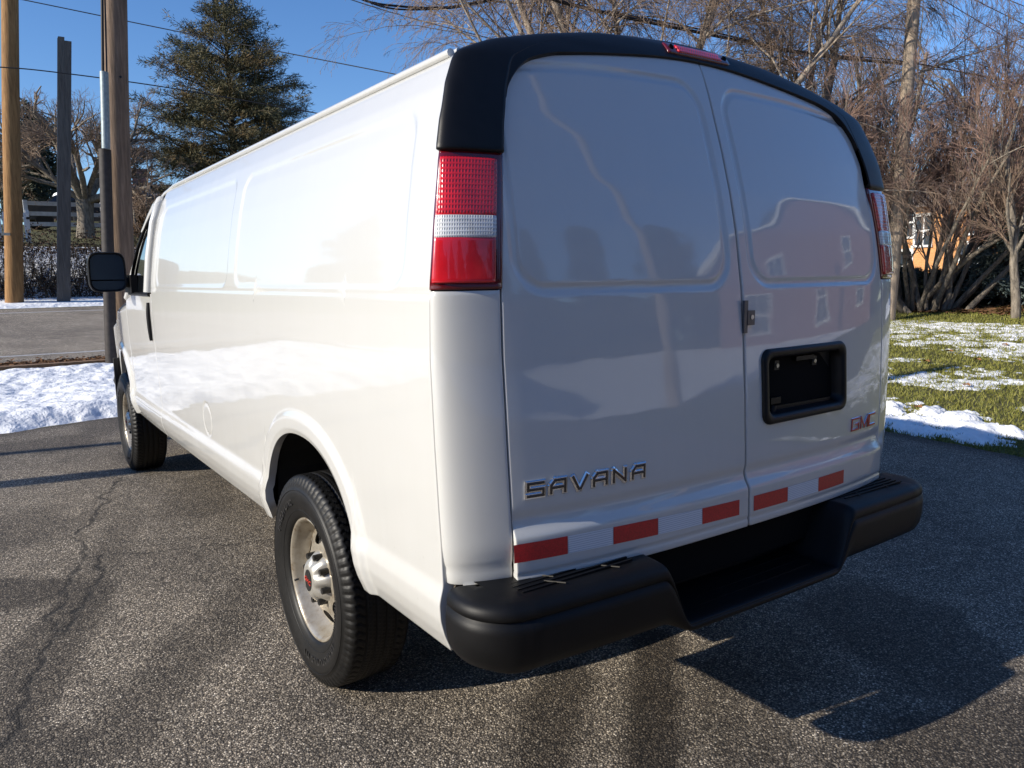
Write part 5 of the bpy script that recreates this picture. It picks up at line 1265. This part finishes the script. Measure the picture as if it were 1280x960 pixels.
yard_tree(90, -3, -24, 9, 'bare tree in the yard behind the camera'); yard_tree(91, 3.5, -30, 11, 'larger bare tree farther back behind the camera'); yard_tree(92, -12, -22, 10, 'bare tree behind the camera to the left')
b = gd(-7, -27); conifer(95, b, 9, 3, 'dark conifer in the yard behind the camera', M['spruce_dark'], nb=120, npts=5, nper=5, L=.4, w=.06)
b = gd(0.5, -34); conifer(96, b, 10, 3.4, 'dark conifer at the back of the snowy yard', M['spruce_dark'], nb=120, npts=5, nper=5, L=.4, w=.06)
# poles left of the frame whose shadows cross the driveway
for (x, y, r, lb) in ((-6.8, 4.9, .13, 'dark wooden pole left of the frame casting a shadow to the front wheel'), (-9.5, 6.6, .07, 'slim pole farther left casting a faint shadow')):
    o = thing('wooden_pole', lb, 'pole', (x, y, 0)); MB().tube([[0, 0, -.1], [.02, 0, 3], [0, .03, 7]], [r, r*.95, r*.85], 16).build('shaft', M['wood_brown'], o)

# added left of the frame: screens sky from the van gloss, shades the yard
house('brick_house', 'added red brick house out of view, shading the yard behind the camera', (-10.0, -21.0, 0), math.pi/2, 13.0, 9, 6.4, 2.8, M['brick_red'],
      [('front', 2, 1.0, .95, 1.6), ('front', 6, 1.0, .95, 1.6), ('front', 10, 1.0, .95, 1.6), ('front', 2, 3.8, .95, 1.5), ('front', 6, 3.8, .95, 1.5), ('front', 10, 3.8, .95, 1.5)], 'x')
house('white_house', 'added pale frame house left of the frame, screening sky from the van gloss', (-38.0, 2.0, 0), -math.pi/2+.05+math.pi, 12.0, 9, 5.0, 3.0, M['siding'],
      [('front', 2, 1.0, .95, 1.6), ('front', 6, 1.0, .95, 1.6), ('front', 10, 1.0, .95, 1.6)], 'x')
yard_tree(101, -34, -4, 9, 'added bare tree left of the frame beside the street'); yard_tree(102, -36, 20, 10, 'added bare tree left of the frame past the pale house'); yard_tree(103, -33, 30, 9, 'added bare tree far left of the frame near the road')
def clone(src, x, y, s, rz, label):
    c = src.copy(); SC.collection.objects.link(c); c.location = gd(x, y); c.scale = (s, s, s*1.0); c.rotation_euler = (0, 0, rz); c['label'] = label
    for ch in src.children:
        d = ch.copy(); SC.collection.objects.link(d); d.parent = c
    c['group'] = src['group']; return c
src = conifer(110, gd(-40, 16), 10, 3.6, 'added sky-blocking dark conifer left of the frame by the pale house', M['spruce_dark'], nb=150, npts=6, nper=6, L=.42, w=.06, low=.0); src['group'] = 'added sky-blocking conifers round the yards out of frame'
where = [(-42, -8, .95, 'left of the yard, nearest the street'), (-44, 26, 1.0, 'left of the frame beyond the pale house'), (-39, 36, .9, 'at the road bend'), (-47, 8, 1.1, 'behind the pale house'), (-36, 46, 1.0, 'farthest along the road'),
         (-16, -33, 1.2, 'behind the left brick house'), (-10, -35, 1.3, 'at the left back of the yard'), (-3, -32, 1.15, 'at the back of the yard, second from the left'), (3, -36, 1.4, 'tallest at the back of the yard'), (9.5, -38, 1.3, 'behind the low brick house, left end'), (15, -35, 1.25, 'behind the low brick house, right end'),
         (19, -29, 1.2, 'between the two brick houses'), (24, -25, 1.2, 'close to the gabled brick house on its left'), (34, -22, 1.3, 'behind the gabled brick house'), (39, -12, 1.3, 'right of the gabled brick house'), (42, -4, 1.2, 'right of the gabled brick house, farther off'), (46, 3, 1.1, 'beyond the lawn to the right'), (-22, -30, 1.2, 'at the far left back of the yard'),
  (-43, -2, 1.2, 'left of the frame behind the pale house, yard side'), (-46, 14, 1.25, 'left of the frame, one back from the pale house'), (-43, 21, 1.2, 'left of the frame, second past the pale house'), (-45, 31, 1.2, 'left of the frame, third past the pale house'), (-43, 41, 1.25, 'left of the frame across from the road bend'), (-33, 52, 1.1, 'left of the frame where the road leaves'), (-25, 57, 1.1, 'left of the frame beyond the road, last before view'), (-46, -14, 1.2, 'left of the yard, second from the street')]
for k, (x, y, s, t) in enumerate(where): clone(src, x, y, s, k*1.3, 'added sky-blocking dark conifer out of frame '+t)  # unseen conifers added to block bright low sky from the doors and side

pb2 = thing('utility_pole', 'pale utility pole behind the camera that the doors mirror', 'pole', (7.5, -9.5, 0)); MB().tube([[0, 0, -.1], [.05, 0, 6], [.1, .05, 13]], [.17, .15, .13], 16).build('shaft', M['wood_pale'], pb2)
